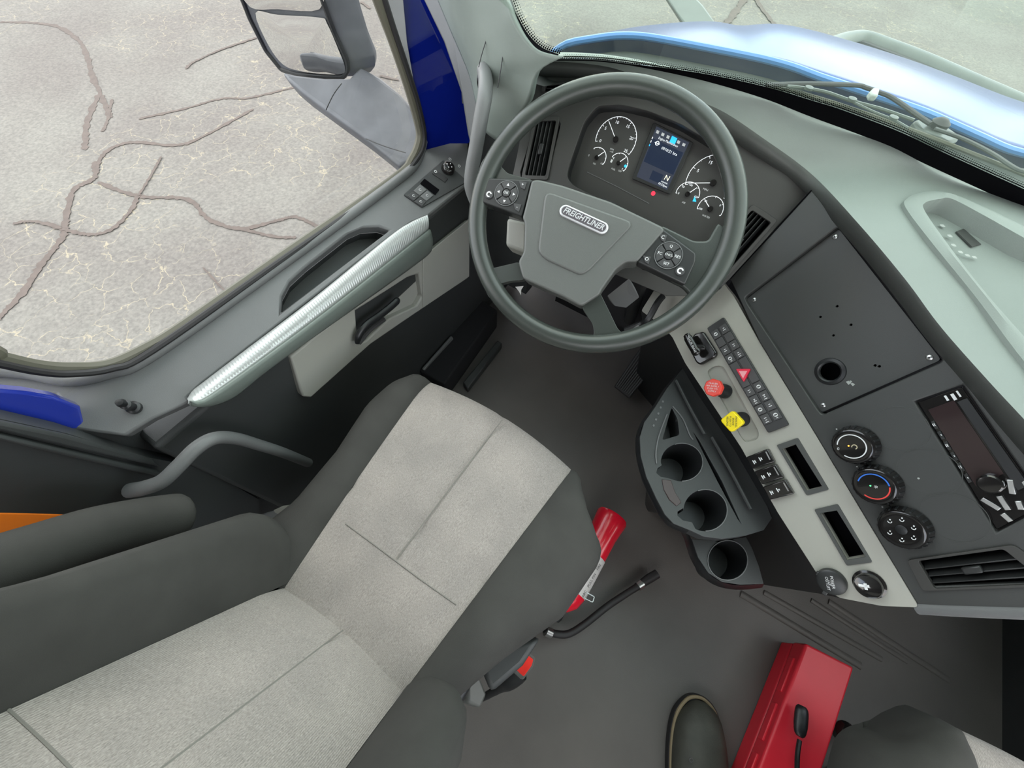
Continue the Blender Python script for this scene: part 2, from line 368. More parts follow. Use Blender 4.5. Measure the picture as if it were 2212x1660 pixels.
wr = plate('wall_rear', [V((-.74, -1.0, -.06)), V((1.34, -1.0, -.06)), V((1.34, -1.0, 1.86)), V((-.74, -1.0, 1.86))], Y, .06, M['ceiling'], holes=[[V((-.45, -1.0, 1.0)), V((1.05, -1.0, 1.0)), V((1.05, -1.0, 1.72)), V((-.45, -1.0, 1.72))]], kind='structure')  # unseen rear opening, added to let more daylight into the cab
ceil = box_obj('ceiling', (-.74, -1.06, 1.86), (1.34, .42, 1.90), M['ceiling'], kind='structure')
wl = plate('wall_right', [V((1.28, -1, -.06)), V((1.28, 1.28, -.06)), V((1.28, 1.0, .80)), V((1.28, .55, 1.6)), V((1.28, -1, 1.86))], X, -.05, M['doorlow'],
           holes=[[V((1.28, -.85, .64)), V((1.28, .85, .64)), V((1.28, .45, 1.52)), V((1.28, -.85, 1.75))]], kind='structure')  # unseen side opening, enlarged to bring fill daylight in from the right
# ================================================================ DRIVER'S DOOR
door = box_obj('door_1', (-.735, -.12, .02), (-.612, 1.10, .615), M['doorlow'], bev=.01, kind='structure')
LEDGE = Plane((-.60, .25, .657), (.50, 0, .866))
ledge_out = [(-60, 790), (60, 800), (150, 826), (215, 818), (330, 772), (600, 583), (850, 402), (905, 352), (925, 300), (958, 268), (1012, 300), (1013, 395), (925, 466), (890, 480), (840, 515), (435, 830), (405, 858), (412, 868), (330, 905), (270, 942), (215, 935), (145, 925), (145, 880), (120, 850), (-60, 830)]
pocket = [(606, 676), (608, 640), (625, 608), (660, 576), (752, 504), (782, 491), (818, 489), (842, 497)]
lp = LEDGE.pts(ledge_out); hp_ = LEDGE.pts(pocket)
plate('window_ledge', lp, LEDGE.n, .03, M['door'], door, bev=.004, holes=[hp_])
bm = MB(); add_plate(bm, [p - LEDGE.n * .055 for p in hp_], LEDGE.n, .004)
for i in range(len(hp_)):
    a, b = hp_[i] - LEDGE.n * .028, hp_[(i + 1) % len(hp_)] - LEDGE.n * .028
    bm.faces.new([bm.verts.new(q) for q in (a, b, b - LEDGE.n * .03, a - LEDGE.n * .03)])
link('pull_pocket', bm, M['doorlow'], door, smooth=0)
# raised window surround behind the ledge
tube('ledge_roll', cr([LEDGE.off(.004).at(*q) for q in [(-40, 797), (60, 806), (150, 822), (235, 806), (330, 766), (600, 577), (850, 396), (900, 350), (915, 305)]], 8), .010, M['door'], door, k=10)
# window seal and glass
win_px = [(-60, 760), (0, 775), (80, 792), (150, 797), (235, 790), (320, 752), (400, 703), (600, 562), (850, 388), (890, 345), (907, 300), (903, 262), (880, 180), (850, 90), (815, -5), (790, -80)]
wp = [hx(x, y, -.69) for x, y in win_px]
tube('window_seal', cr([hx(x, y, -.683) for x, y in win_px[:-1]] + [V((-.683, q[0], q[1])) for q in ((.62, 1.12), (.50, 1.40), (.36, 1.60), (.1, 1.68), (-.2, 1.67), (-.32, 1.58), (-.345, 1.3), (-.32, 1.08), (-.24, .95))], 6, True), .010, M['seal'], door, k=8, closed=True)
plate('wall_left', [V((-.69, q[0], q[1])) for q in ((-1, 0), (-.18, 0), (-.2, .70), (-.26, .92), (-.35, 1.08), (-.37, 1.3), (-.34, 1.6), (-.2, 1.70), (.1, 1.71), (.38, 1.62), (.46, 1.70), (.42, 1.86), (-1, 1.86))], X, .03, M['door'], kind='structure')
tube('rubber_strip', cr([hx(x, y, -.672) for x, y in [(-60, 775), (0, 787), (80, 803), (150, 808), (240, 797), (330, 757), (600, 568), (850, 393), (900, 345), (917, 300), (905, 230), (880, 150), (850, 60), (828, -10)]], 6), .0055, M['rubber'], door, k=8)
gp = [V((-.70, -.6, .60)), V((-.70, 1.0, .60)), V((-.70, .76, 1.0)), V((-.70, .35, 1.7)), V((-.70, -.6, 1.7))]
bm = MB(); add_plate(bm, gp, X, .004); link('window_1', bm, M['glass'], kind='structure', smooth=0)
# armrest trim: ribbed silver cap over a smooth grey lower half
upper = cr([LEDGE.off(.004).at(*q) for q in [(404, 862), (415, 845), (436, 828), (520, 764), (680, 642), (840, 512), (888, 480), (924, 464)]], 40)
lower = cr([hx(x, y, -.575) for x, y in [(408, 866), (430, 866), (470, 842), (560, 778), (700, 674), (850, 556), (900, 516), (926, 495)]], 40)
U = resamp(upper, 330); Lw = resamp(lower, 330); rows = []
for k in range(9):
    t = k / 8; r = []
    for i in range(330):
        p = U[i].lerp(Lw[i], t); h = math.sin(math.pi * t) * .006 + .0011 * math.sin(i * 2 * math.pi / 3.0) * (1 if .02 < t < .98 else 0)
        r.append(p + V((.55, 0, .83)) * h)
    rows.append(r)
bm = MB(); grid(bm, rows)
solid(link('armrest_trim', bm, M['trim'], door, smooth=70, label='ribbed silver armrest trim'), .006)
low2 = resamp(cr([hx(x, y, -.592) for x, y in [(412, 868), (450, 872), (500, 855), (560, 808), (640, 748), (760, 664), (865, 590), (915, 553), (928, 540)]], 20), 60)
L1 = resamp(lower, 60); rows = [[L1[i].lerp(low2[i], t) + V((.8, 0, .3)) * .008 * math.sin(math.pi * t) for i in range(60)] for t in [k / 6 for k in range(7)]]
bm = MB(); grid(bm, rows); solid(link('armrest_side', bm, M['pillar'], door), .006)
# lighter door insert with its handle
box_obj('door_skin', (-.765, -1.2, -.25), (-.74, 1.12, .60), M['bluepaint'], door, label='blue outer door skin')
IN = Plane((-.598, 0, .5), (1, 0, 0.06))
ins = [(760, 664), (865, 592), (912, 560), (1015, 478), (1012, 600), (912, 668), (800, 745), (672, 860), (655, 858), (650, 845), (628, 772)]
plate('insert_panel', IN.pts(ins), IN.n, .02, M['insert'], door, bev=.004, holes=[IN.pts([(770, 700), (768, 672), (800, 652), (880, 600), (905, 592), (912, 640), (900, 662), (840, 690), (790, 738), (775, 745)])])
plate('handle_recess', IN.off(-.016).pts([(765, 700), (762, 668), (800, 645), (885, 592), (912, 585), (920, 645), (905, 672), (845, 700), (790, 748), (770, 755)]), IN.n, .006, M['insert'], door)
plate('insert_front', IN.off(.004).pts([(914, 556), (1015, 474), (1014, 598), (914, 666)]), IN.n, .006, M['insert'], door, bev=.002)
hp2 = cr([IN.off(.018).at(*q) for q in [(772, 742), (776, 722), (792, 702), (820, 682), (845, 662), (862, 646)]], 8)
tube('door_handle', hp2, [.006 + .004 * min(1, i / 6) for i in range(len(hp2) - 3)] + [.009, .007, .004], M['black'], door, k=10, flat=.8, label='black pull handle')
tube('handle_arm', cr([IN.off(.0).at(*q) for q in [(775, 742), (800, 712), (830, 690)]], 5), .006, M['key'], door, k=8)
plate('kick_strip', [hx(x, y, -.595) for x, y in [(915, 800), (978, 728), (984, 740), (928, 806)]], X, .01, M['door'], door, bev=.003)
# lock knob
kn = LEDGE.at(292, 882); kd = (LEDGE.off(.04).at(264, 872) - kn).normalized()
lathe('lock_knob', kn, kd, [(0, 0), (.010, 0), (.010, .008), (.0065, .010), (.0055, .022), (.0075, .026), (.0075, .032), (.0045, .034), (.0045, .040), (.0065, .043), (.005, .050), (0, .051)], M['black'], door, k=16)
# window and mirror switches on the ledge
SW = LEDGE.off(.004)
plate('switch_bezel', rnd(SW.pts([(872, 420), (958, 345), (1010, 392), (912, 448)]), .004), LEDGE.n, .006, M['doorlow'], door, bev=.001)
for i, (q, mt) in enumerate([([(893, 412), (908, 398), (922, 410), (907, 422)], 'door'), ([(908, 424), (923, 411), (937, 422), (922, 434)], 'door'), ([(880, 422), (893, 413), (906, 424), (894, 434)], 'key'), ([(895, 435), (908, 426), (921, 436), (912, 446)], 'key')]):
    pp = SW.off(.002).pts(q); b = plate('window_switch', pp, LEDGE.n, .006, M[mt], door, bev=.0012)
    c = sum(pp, V()) / 4; uu = (pp[1] - pp[0]).normalized(); vv = (pp[0] - pp[3]).normalized()
    bm = MB(); add_arc(bm, c + LEDGE.n * .0005, uu, vv, LEDGE.n, .0025, .0008, 0, 300); link('switch_icon', bm, M['white'], b, smooth=0)
plate('switch_gap', SW.off(.0015).pts([(908, 396), (917, 386), (949, 410), (940, 421)]), LEDGE.n, .004, M['void'], door)
mc = SW.at(967, 366); u_, v_, n_ = basis(LEDGE.n, X)
mk = lathe('mirror_knob', mc, LEDGE.n, [(0, 0), (.017, 0), (.017, .006), (.0145, .012), (.012, .0135), (0, .0125)], M['gloss'], door)
for a in range(4):
    q = mc + LEDGE.n * .0145 + (u_ * math.cos(a * math.pi / 2 + .3) + v_ * math.sin(a * math.pi / 2 + .3)) * .006
    lathe('arrow_mark', q, LEDGE.n, [(0, 0), (.0014, 0), (.0014, .0005), (0, .0006)], M['white'], mk, k=6)
plate('selector_rocker', SW.off(.002).pts([(933, 374), (942, 365), (968, 386), (962, 394)]), LEDGE.n, .004, M['pod'], door, bev=.001)
for q in ((941, 371), (972, 344), (992, 359)):
    c = SW.off(.003).at(*q); bm = MB(); add_arc(bm, c, u_, v_, LEDGE.n, .003, .0012, 0, 330); link('switch_icon', bm, M['white'], door, smooth=0)
# painted steel seen round the door trim
plate('painted_edge', [hx(x, y, -.665) for x, y in [(-60, 838), (60, 848), (118, 858), (175, 880), (190, 940), (142, 945), (60, 920), (-60, 893)]], X, .02, M['bluepaint'], door, bev=.004, label='blue painted door edge')
# front of the door: window frame leg, painted jamb
FR = [hd(x, y, d) for x, y, d in [(812, -40, 1.02), (868, -40, 1.0), (880, 90, .99), (897, 190, .98), (917, 285, .96), (925, 300, .955), (912, 300, .97), (898, 230, .98), (868, 120, 1.0), (835, 30, 1.02)]]
plate('frame_leg', FR, V((.8, -.4, .3)), .02, M['doorlow'], door, bev=.003)
jamb = plate('trim_3', [hd(x, y, d) for x, y, d in [(860, -40, 1.03), (945, -40, 1.0), (975, 80, .98), (1005, 200, .96), (1025, 300, .94), (1010, 310, .945), (972, 310, .955), (915, 325, .97), (900, 220, .99), (880, 100, 1.0)]], V((.7, -.6, .3)), .01, M['shaded_blue'], kind='structure')
plate('weather_strip', [hd(x, y, d) for x, y, d in [(898, -40, .97), (962, -40, .93), (1003, 90, .91), (1030, 190, .90), (1040, 300, .89), (1022, 330, .90), (1012, 290, .91), (998, 200, .93), (960, 90, .95)]], V((.7, -.6, .3)), .008, M['doorlow'], jamb, bev=.002)
# ================================================================ A pillar with grab handle
W_px = [(1150, 127, .945), (1200, 121, .945), (1300, 123, .95), (1400, 137, .95), (1530, 165, .948), (1658, 203, .942), (1756, 241, .935), (1906, 297, .92), (2019, 350, .908), (2212, 438, .885)]
Wb = [hz(x, y, z) for x, y, z in W_px]
def mirror_right(pts, xc=.32):
    out = [p.copy() for p in pts]; ext = []
    for p in reversed(pts):
        if 2 * xc - p.x > out[-1].x + .04: ext.append(V((2 * xc - p.x, p.y, p.z)))
    return out + ext
pil_r = [(1085, -60, .80), (1096, 0, .80), (1110, 42, .805), (1133, 82, .81), (1163, 110, .81), (1200, 121, .80)]
pil_rows = [
 [(1060, -60, .80), (1093, 0, .80), (1108, 42, .805), (1132, 82, .81), (1165, 112, .81), (1215, 124, .80)],
 [(1010, -60, .83), (1060, 20, .82), (1085, 70, .82), (1110, 110, .82), (1135, 140, .82), (1160, 158, .82)],
 [(960, -60, .86), (1015, 30, .85), (1045, 100, .85), (1070, 150, .85), (1100, 180, .85), (1140, 220, .84)],
 [(935, -60, .89), (985, 50, .88), (1022, 140, .88), (1040, 195, .88), (1060, 235, .87), (1115, 262, .86)],
 [(920, -60, .91), (970, 60, .90), (1012, 160, .90), (1028, 225, .90), (1048, 285, .89), (1100, 318, .88)]]
rows = [cr([hd(q[0], q[1], q[2] * k_) for q in r], 6) for r, k_ in zip(pil_rows, (.80, .82, .85, .90, .96))]
rows2 = [list(r) for r in zip(*rows)]; rows2 = [cr(r, 4) for r in rows2]
bm = MB(); grid(bm, rows2); trim1 = solid(link('trim_1', bm, M['pillar'], kind='structure', smooth=60), .012, 1)
gh = [hd(*q) for q in [(1045, 152, .75), (1049, 175, .72), (1047, 210, .705), (1038, 260, .715), (1028, 320, .74), (1019, 370, .765), (1018, 405, .785), (1030, 440, .81)]]
g = thing('grab_handle', gh[-1], 'long grey grab handle running down the windshield pillar', 'handle')
tube('grip', cr(gh, 6), .0135, M['door'], g, k=14)
tube('end_socket', [hd(1052, 172, .765), hd(1053, 180, .75)], .020, M['black'], g, k=16)
# pillar cap outline (seam)
tube('pillar_seam', cr([hd(q[0], q[1], q[2] * .85 - .012) for q in [(1034, 145, .868), (1040, 120, .862), (1055, 70, .847), (1064, 30, .838), (1075, 35, .832), (1088, 70, .828), (1086, 120, .832), (1075, 190, .852)]], 5), .0009, M['black'], trim1, k=5)
# ================================================================ B pillar and belt
bp = plate('trim_2', [hx(x, y, -.625) for x, y in [(-80, 888), (60, 918), (142, 936), (300, 985), (440, 1012), (560, 1080), (560, 1240), (-80, 1180)]], X, .03, M['doorlow'], kind='structure')
plate('pillar_base', [hx(x, y, -.66) for x, y in [(-80, 900), (142, 930), (300, 925), (560, 1020), (680, 1080), (680, 1300), (-80, 1300)]], X, .03, M['doorlow'], bp)
plate('pillar_rib', [hx(x, y, -.615) for x, y in [(-80, 896), (142, 942), (330, 994), (350, 1012), (140, 966), (-80, 914)]], X, .012, M['doorlow'], bp, bev=.004)
plate('pillar_rib', [hx(x, y, -.612) for x, y in [(-80, 922), (142, 974), (350, 1022), (350, 1034), (140, 986), (-80, 934)]], X, .014, M['doorlow'], bp, bev=.004)
hb = [hx(x, y, X_) for x, y, X_ in [(280, 1060, -.60), (310, 1055, -.575), (350, 1040, -.555), (385, 1008, -.55), (425, 968, -.55), (465, 947, -.55), (510, 948, -.55), (560, 962, -.55), (610, 978, -.55), (665, 1000, -.56)]]
g2 = thing('grab_handle', hb[0], 'curved dark grey handle low behind the door, left of the driver seat', 'handle')
tube('grip', cr(hb, 6), .0125, M['door'], g2, k=14, flat=.9)
ob = [hx(x, y, -.585) for x, y in [(-80, 1110), (60, 1112), (190, 1116), (290, 1122), (290, 1235), (-80, 1225)]]
plate('seat_belt', ob, X, .003, M['orange'], label='bright orange seat belt webbing behind the left armrest', cat='seat belt')
# ================================================================ WINDSHIELD
Wf = resamp(cr(mirror_right([V((-.66, .88, .945)), V((-.54, .82, .945))] + Wb), 6), 64); UP = V((0, -.56, .83)); 
bm = MB(); rows = [[p + UP * (t * 1.02) + V((0, .03, 0)) * (1 - t) * 0 for p in Wf] for t in (.0, .25, .5, .75, 1)]
grid(bm, rows); ws = link('window_2', bm, M['wglass'], kind='structure', smooth=80); solid(ws, .005)
GL = Plane(Wb[1], un((Wb[2] - Wb[0]).cross(UP)))
def glass_pt(p, h, inn=.010):  # a point on the pane h metres up from its lower edge
    return p + UP * h - V((0, .8, .5)) * inn
fr_ = resamp(cr(Wb, 6), 70)
fr_ = fr_ + [p for p in Wf if p.x > fr_[-1].x + .01]
m_ = len(fr_); hts = []
for i, p in enumerate(fr_):
    s = min(1, max(0, (p.x + .28) / .35)); hts.append(.003 + .034 * s)
bm = MB(); grid(bm, [[glass_pt(p, .0) for p in fr_], [glass_pt(p, h) for p, h in zip(fr_, hts)]])
link('frit_band', bm, M['void'], ws, smooth=0)
bm = MB()
for i in range(m_ - 1):
    for k in range(4):
        for r_ in range(3):
            p = fr_[i].lerp(fr_[i + 1], (k + .5 * (r_ % 2)) / 4); h = hts[i] + .003 + r_ * .004
            rr = (.0017, .0012, .0008)[r_]; c = glass_pt(p, h); u, v, n = basis(V((0, -.8, -.5)), X)
            bm.faces.new([bm.verts.new(q) for q in circ(c, u, v, rr, 6)])
link('frit_dots', bm, M['void'], ws, smooth=0, kind='stuff')
# frit up the left edge
le = cr([hd(q[0], q[1], q[2] * .79) for q in [(1070, -60, .815), (1096, 0, .815), (1110, 40, .82), (1133, 80, .825), (1166, 112, .825), (1205, 121, .815)]], 8)
le2 = cr([hd(q[0], q[1], q[2] * .79) for q in [(1082, -60, .815), (1106, 0, .815), (1119, 36, .82), (1143, 76, .825), (1172, 103, .825), (1207, 117, .815)]], 8)
bm = MB(); grid(bm, [le, le2]); link('frit_band', bm, M['void'], ws, smooth=0)
bm = MB()
for a, b in zip(resamp(le, 44), resamp(le2, 44)):
    d = (b - a).normalized(); u, v, n = basis((C - a), X)
    for r_ in range(3): bm.faces.new([bm.verts.new(q) for q in circ(b + d * (.002 + r_ * .0034), u, v, (.0015, .0011, .0007)[r_], 6)])
link('frit_dots', bm, M['void'], ws, smooth=0, kind='stuff')
# ================================================================ HOOD and what stands in front
hr = [hz(*q) for q in [(1192, 118, .80), (1215, 100, .83), (1300, 84, .85), (1380, 81, .86), (1530, 107, .865), (1681, 139, .865), (1775, 172, .86), (1982, 241, .85), (2095, 290, .84), (2212, 337, .83)]]
hf = [hz(*q) for q in [(1200, 105, .70), (1225, 92, .68), (1290, 82, .66), (1370, 74, .62), (1500, 66, .58), (1640, 64, .55), (1720, 74, .54), (1794, 93, .53), (1900, 128, .52), (2050, 181, .50), (2212, 246, .48)]]
hr = resamp(cr(mirror_right(hr), 5), 64); hf = resamp(cr(mirror_right(hf), 5), 64); rows = []
for k in range(17):
    t = k / 16; r = []
    for i in range(64):
        s = i / 63; p = hr[i].lerp(hf[i], t)
        crown = .05 * math.sin(math.pi * t) * math.sin(math.pi * s) + .012 * math.sin(math.pi * min(1, max(0, (s - .1) / .3))) * math.sin(math.pi * t)
        r.append(p + Z * (crown - .04 * math.exp(-((s - .28) / .03) ** 2) * math.sin(math.pi * t) * .35))
    rows.append(r)
rows.append([p + V((0, .03, -.10)) for p in hf]); rows.append([p + V((0, .02, -.5)) for p in hf])
hood_t = thing('hood', sum(hr, V()) / 64 - Z * .1, 'glossy blue truck hood outside beyond the windshield', 'hood')
bm = MB(); grid(bm, rows); solid(link('hood_shell', bm, M['hood'], hood_t, smooth=60), .006)
tube('rear_edge', cr([p + Z * .003 for p in hr[::2]], 3), .008, mat('light blue edge', (.08, .22, .5), .3), hood_t, k=8)
cw = resamp([p + V((0, .02, -.03)) for p in Wf], 64)
bm = MB(); grid(bm, [[p - Z * .02 for p in cw], [a.lerp(b, .5) - Z * .05 for a, b in zip(cw, hr)], [p - Z * .03 for p in hr]])
link('cowl', bm, M['cowl'], hood_t, smooth=60)
# grey surround ahead of the hood
gs = cr([hz(x, y, .45) for x, y in [(1800, 96), (1812, 90), (1835, 84), (1868, 82), (1915, 98), (2000, 131), (2100, 176), (2212, 226), (2400, 318)]], 6)
tube('grille_surround', gs, .042, M['mirrorband'], hood_t, k=12, flat=.7, up=Z, label='grey surround at the nose')
tube('surround_lip', [p + V((-.02, -.055, -.01)) for p in gs], .014, M['doorlow'], hood_t, k=8)
# hood mirror arm
a0 = [hd(*q) for q in [(1425, -30, 2.3), (1462, 25, 2.25), (1483, 60, 2.2), (1530, 62, 2.2), (1552, 55, 2.2), (1520, 10, 2.25), (1480, -30, 2.3)]]
plate('mirror_stalk', a0, V((0, -.7, .7)), .05, M['mirrorband'], bev=.015, label='grey hood mirror stalk standing beyond the left fender', cat='mirror')
# wipers
def wz(L, z=.915): return [hz(x, y, z) for x, y in L]
wip = thing('windshield_wiper', hz(1990, 262, .88), 'black windshield wiper with silvery clip resting below the glass', 'wiper')
tube('wiper_arm', cr(wz([(1655, 184), (1740, 181), (1846, 184), (1872, 190), (1900, 200), (1930, 213), (1989, 254), (2010, 268)]), 5), .0055, M['rubber'], wip, k=8, flat=.7)
tube('wiper_blade', cr(wz([(1660, 185), (1760, 210), (1860, 242), (1963, 279), (2090, 328), (2212, 377), (2260, 398)], .905), 5), .0035, M['seal'], wip, k=6)
tube('blade_frame', cr(wz([(1700, 187), (1718, 188), (1780, 198), (1839, 218), (1905, 236), (1974, 260)]), 5), .003, M['mirrorband'], wip, k=6)
tube('blade_frame', cr(wz([(1845, 222), (1890, 243), (1930, 259), (1962, 277)]), 4), .0022, M['mirrorband'], wip, k=6)
for x, y in ((1839, 217), (1746, 193), (1928, 257)): lathe('frame_rivet', hz(x, y, .917), Z, [(0, 0), (.008, 0), (.008, .004), (0, .006)], M['mirrorband'], wip, k=10)
plate('arm_clip', wz([(1880, 196), (1888, 188), (1902, 190), (1898, 206), (1884, 204)], .924), Z, .012, M['scuff'], wip, bev=.003)
w2 = thing('windshield_wiper', hz(2060, 292, .88), 'pivot bracket and second wiper link at the right end of the cowl', 'wiper')
plate('pivot_bracket', rnd(wz([(1974, 258), (2000, 256), (2040, 268), (2070, 288), (2076, 300), (2050, 308), (2030, 296), (1990, 280)], .905), .01), Z, .02, M['mirrorband'], w2, bev=.005)
tube('wiper_arm', cr(wz([(2019, 278), (2080, 300), (2140, 330), (2180, 356), (2203, 368), (2230, 372)]), 5), .0045, M['doorlow'], w2, k=8, flat=.7)
lathe('pivot_cap', hz(2025, 274, .908), Z, [(0, 0), (.016, 0), (.016, .008), (.008, .014), (0, .015)], M['rubber'], w2, k=14)
# ================================================================ OUTSIDE MIRROR
mt_ = thing('side_mirror', hd(735, 165, 1.02), 'tall dark grey door mirror on its broad arm, outside the side window', 'mirror')
MP = Plane(hd(650, 90, 1.0), (.26, -.93, -.10))
bez = MP.pts([(505, -50), (540, 40), (575, 110), (607, 150), (640, 160), (700, 166), (742, 166), (752, 152), (750, 130), (722, 70), (700, 10), (680, -50)])
bez = rnd(bez, .006)
BK = V((.35, .80, -.05))
def shrink(L, f, c=None): c = c or sum(L, V()) / len(L); return [c + (p - c) * f for p in L]
back = [p + BK * .085 for p in bez]; back2 = [p + BK * .115 for p in shrink(bez, .8)]
bm = MB(); R = [[bm.verts.new(p) for p in L] for L in (shrink(bez, .93), [p for p in bez], [p + BK * .03 for p in shrink(bez, 1.03)], back, back2)]
for A, B in zip(R, R[1:]):
    for i in range(len(A)): j = (i + 1) % len(A); bm.faces.new((A[i], A[j], B[j], B[i]))
bm.faces.new(R[-1]); bm.faces.new(R[0][::-1]); link('mirror_housing', bm, M['mirrorsh'], mt_, smooth=50)
def curved_glass(name, px, k):
    L = cr(MP.off(.004).pts(px), 4, True); c = sum(L, V()) / len(L); bm = MB(); cen = bm.verts.new(c + MP.n * k); prev = None; rr = []
    for f in (.33, .66, 1): rr.append([bm.verts.new(c + (p - c) * f + MP.n * k * (1 - f * f)) for p in L])
    for i in range(len(L)):
        j = (i + 1) % len(L); bm.faces.new((cen, rr[0][i], rr[0][j]))
        for a, b in zip(rr, rr[1:]): bm.faces.new((a[i], a[j], b[j], b[i]))
    link(name, bm, M['mirror'], mt_, smooth=80)
curved_glass('spot_mirror_glass', [(552, 28), (600, 32), (690, 38), (706, 50), (730, 105), (745, 145), (738, 160), (700, 160), (650, 154), (612, 140), (580, 98)], .006)
curved_glass('main_mirror_glass', [(522, -45), (540, 15), (600, 20), (690, 20), (680, -45)], .002)
tube('bezel', bez, .006, M['black'], mt_, closed=True, k=8)
arm = [hd(*q) for q in [(603, 150, 1.03), (640, 160, 1.02), (700, 166, 1.01), (752, 168, 1.0), (775, 142, 1.04), (820, 165, 1.03), (868, 205, 1.02), (905, 250, 1.0), (915, 340, .97), (862, 360, .96), (790, 302, .98), (705, 240, 1.0), (650, 200, 1.02), (622, 176, 1.03)]]
plate('mirror_arm', arm, V((.1, -.45, .85)), .06, M['mirrorsh'], mt_, bev=.012, seg=3)
tube('arm_seam', cr([hd(*q) for q in [(704, 238, .995), (720, 205, .985), (738, 180, .985)]], 5), .0012, M['black'], mt_, k=5)
tube('arm_seam', cr([hd(*q) for q in [(790, 300, .975), (830, 316, .965), (876, 330, .955)]], 5), .0012, M['black'], mt_, k=5)
# ================================================================ DASHBOARD
dash = thing('dashboard', (0.15, .8, .55), 'wraparound dashboard, pale grey-green top over charcoal fascia', 'dashboard')
uW = un((.772, -.63, -.05)); hW = un((-.63, -.772, 0)); wW = uW.cross(hW).normalized(); wW = wW if wW.z > 0 else -wW
def nW(t): return hW * math.cos(math.radians(t)) + wW * math.sin(math.radians(t))
WG = Plane(hd(1810, 700, .70), nW(22))
FA = Plane(WG.at(1665, 510), (.1 * .766, -.766, .643))
GP = Plane(WG.at(1775, 960), nW(35))
K_px = [(1150, 132), (1250, 136), (1341, 152), (1452, 200), (1552, 236), (1653, 302), (1754, 377)]
K2_px = [(1150, 165), (1250, 168), (1335, 182), (1432, 220), (1528, 270), (1630, 335), (1728, 405)]
Kw = [(1854, 483), (1955, 603), (2030, 704), (2132, 820), (2211, 905), (2400, 1110)]
K2w = [(1825, 508), (1925, 628), (2000, 730), (2095, 842), (2175, 940), (2360, 1150)]
Kp = [FA.off(.02).at(*q) for q in K_px] + [WG.off(.03).at(*q) for q in Kw]
K2p = [FA.off(.004).at(*q) for q in K2_px] + [WG.off(.006).at(*q) for q in K2w]
Ks = resamp(cr(Kp, 6), 110); K2s = resamp(cr(K2p, 6), 110)
Wext = [p.copy() for p in Wb] + [V((.62, .86, .885)), V((.85, .78, .885)), V((1.1, .68, .89))]
Kx = Ks; Wx = resamp(cr(Wext, 6), 110)
tray_o = [(1949, 455), (1952, 436), (1975, 425), (2010, 420), (2050, 426), (2120, 455), (2212, 500), (2420, 600), (2420, 1040), (2212, 800), (2100, 650), (2000, 525)]
tray_i = [(1988, 462), (1990, 446), (2010, 440), (2048, 438), (2120, 476), (2212, 528), (2420, 640), (2420, 985), (2212, 748), (2110, 630), (2030, 525)]
def proj(P):
    d = V(P) - C; c = V((AX.x * d.x + AY.x * d.y + AZ.x * d.z, AX.y * d.x + AY.y * d.y + AZ.y * d.z, AX.z * d.x + AY.z * d.y + AZ.z * d.z)); return CX + FPX * c.x / c.z, CY + FPX * c.y / c.z
NR = 40; rows = []
for k in range(NR + 1):
    t = k / NR; rows.append([Wx[i].lerp(Kx[i], t) + Z * .010 * math.sin(math.pi * t) for i in range(110)])
PADV = [p for r in rows for p in r]
def pad_at(x, y):
    z = .88
    for _ in range(5):
        p = hz(x, y, z); b_ = sorted(((v.x - p.x) ** 2 + (v.y - p.y) ** 2, v.z) for v in PADV)[:3]; z = z * .4 + .6 * sum(q[1] for q in b_) / 3
    return hz(x, y, z)
class TR:
    n = V((0, 0, 1))
    @staticmethod
    def at(x, y): return pad_at(x, y)
TRAY = TR()
tray_oo = [pad_at(*q) for q in tray_o]; tray_ii = [pad_at(*q) for q in tray_i]
tip = tray_ii; top_ = tray_oo
def inpoly(p, L):
    r = False; j = len(L) - 1
    for i in range(len(L)):
        a, b = L[i], L[j]
        if (a.y > p.y) != (b.y > p.y) and p.x < (b.x - a.x) * (p.y - a.y) / (b.y - a.y) + a.x: r = not r
        j = i
    return r
tray_ii12 = tray_ii[:3] + [pad_at(2022, 438)] + tray_ii[3:]
to2 = cr(top_, 5, True); ti3 = cr(tray_ii12, 5, True); cutl = [a.lerp(b, .5) for a, b in zip(to2, ti3)]
bm = MB(); Rv = grid(bm, rows)
bmesh.ops.delete(bm, geom=[f for f in bm.faces if inpoly(f.calc_center_median(), cutl)], context='FACES')
link('top_pad', bm, M['pad'], dash, smooth=70)
# tray in the dash top: rolled rim, side walls, floor
nn_ = len(to2)
bm = MB(); Ls = [[p - TRAY.n * .012 for p in to2], [p + TRAY.n * .006 for p in to2], [a.lerp(b, .5) + TRAY.n * .010 for a, b in zip(to2, ti3)], [p + TRAY.n * .007 for p in ti3], [p - TRAY.n * .022 for p in ti3]]
R = [[bm.verts.new(p) for p in L] for L in Ls]
for A, B in zip(R, R[1:]):
    for i in range(nn_): j = (i + 1) % nn_; bm.faces.new((A[i], A[j], B[j], B[i]))
bm.faces.new(R[-1]); tr = link('storage_tray', bm, M['pad'], dash, smooth=40)
class TFc:
    def __init__(s, h=0): s.h = h
    def at(s, x, y): p = pad_at(x, y); t = -.0205 + s.h; r = p - C; return C + r * ((p.z + t - C.z) / r.z)
    def off(s, h): return TFc(s.h + h)
TF = TFc()
plate('tray_slot', [TF.at(*q) for q in [(2066, 500), (2082, 494), (2120, 528), (2100, 533)]], TRAY.n, .002, M['lip'], tr)
plate('tray_slot', [TF.at(*q) for q in [(2192, 696), (2225, 684), (2225, 692), (2196, 702)]], TRAY.n, .002, M['lip'], tr)
bm = MB()
for (x, y) in [(2036, 488), (2052, 510), (2060, 530), (2075, 545), (2090, 552), (2105, 556)]:
    bm.faces.new([bm.verts.new(q) for q in rnd([TF.off(.0004).at(x + dx, y + dy) for dx, dy in [(-7, -3), (2, -3), (7, 3), (-2, 2)]], .002)])
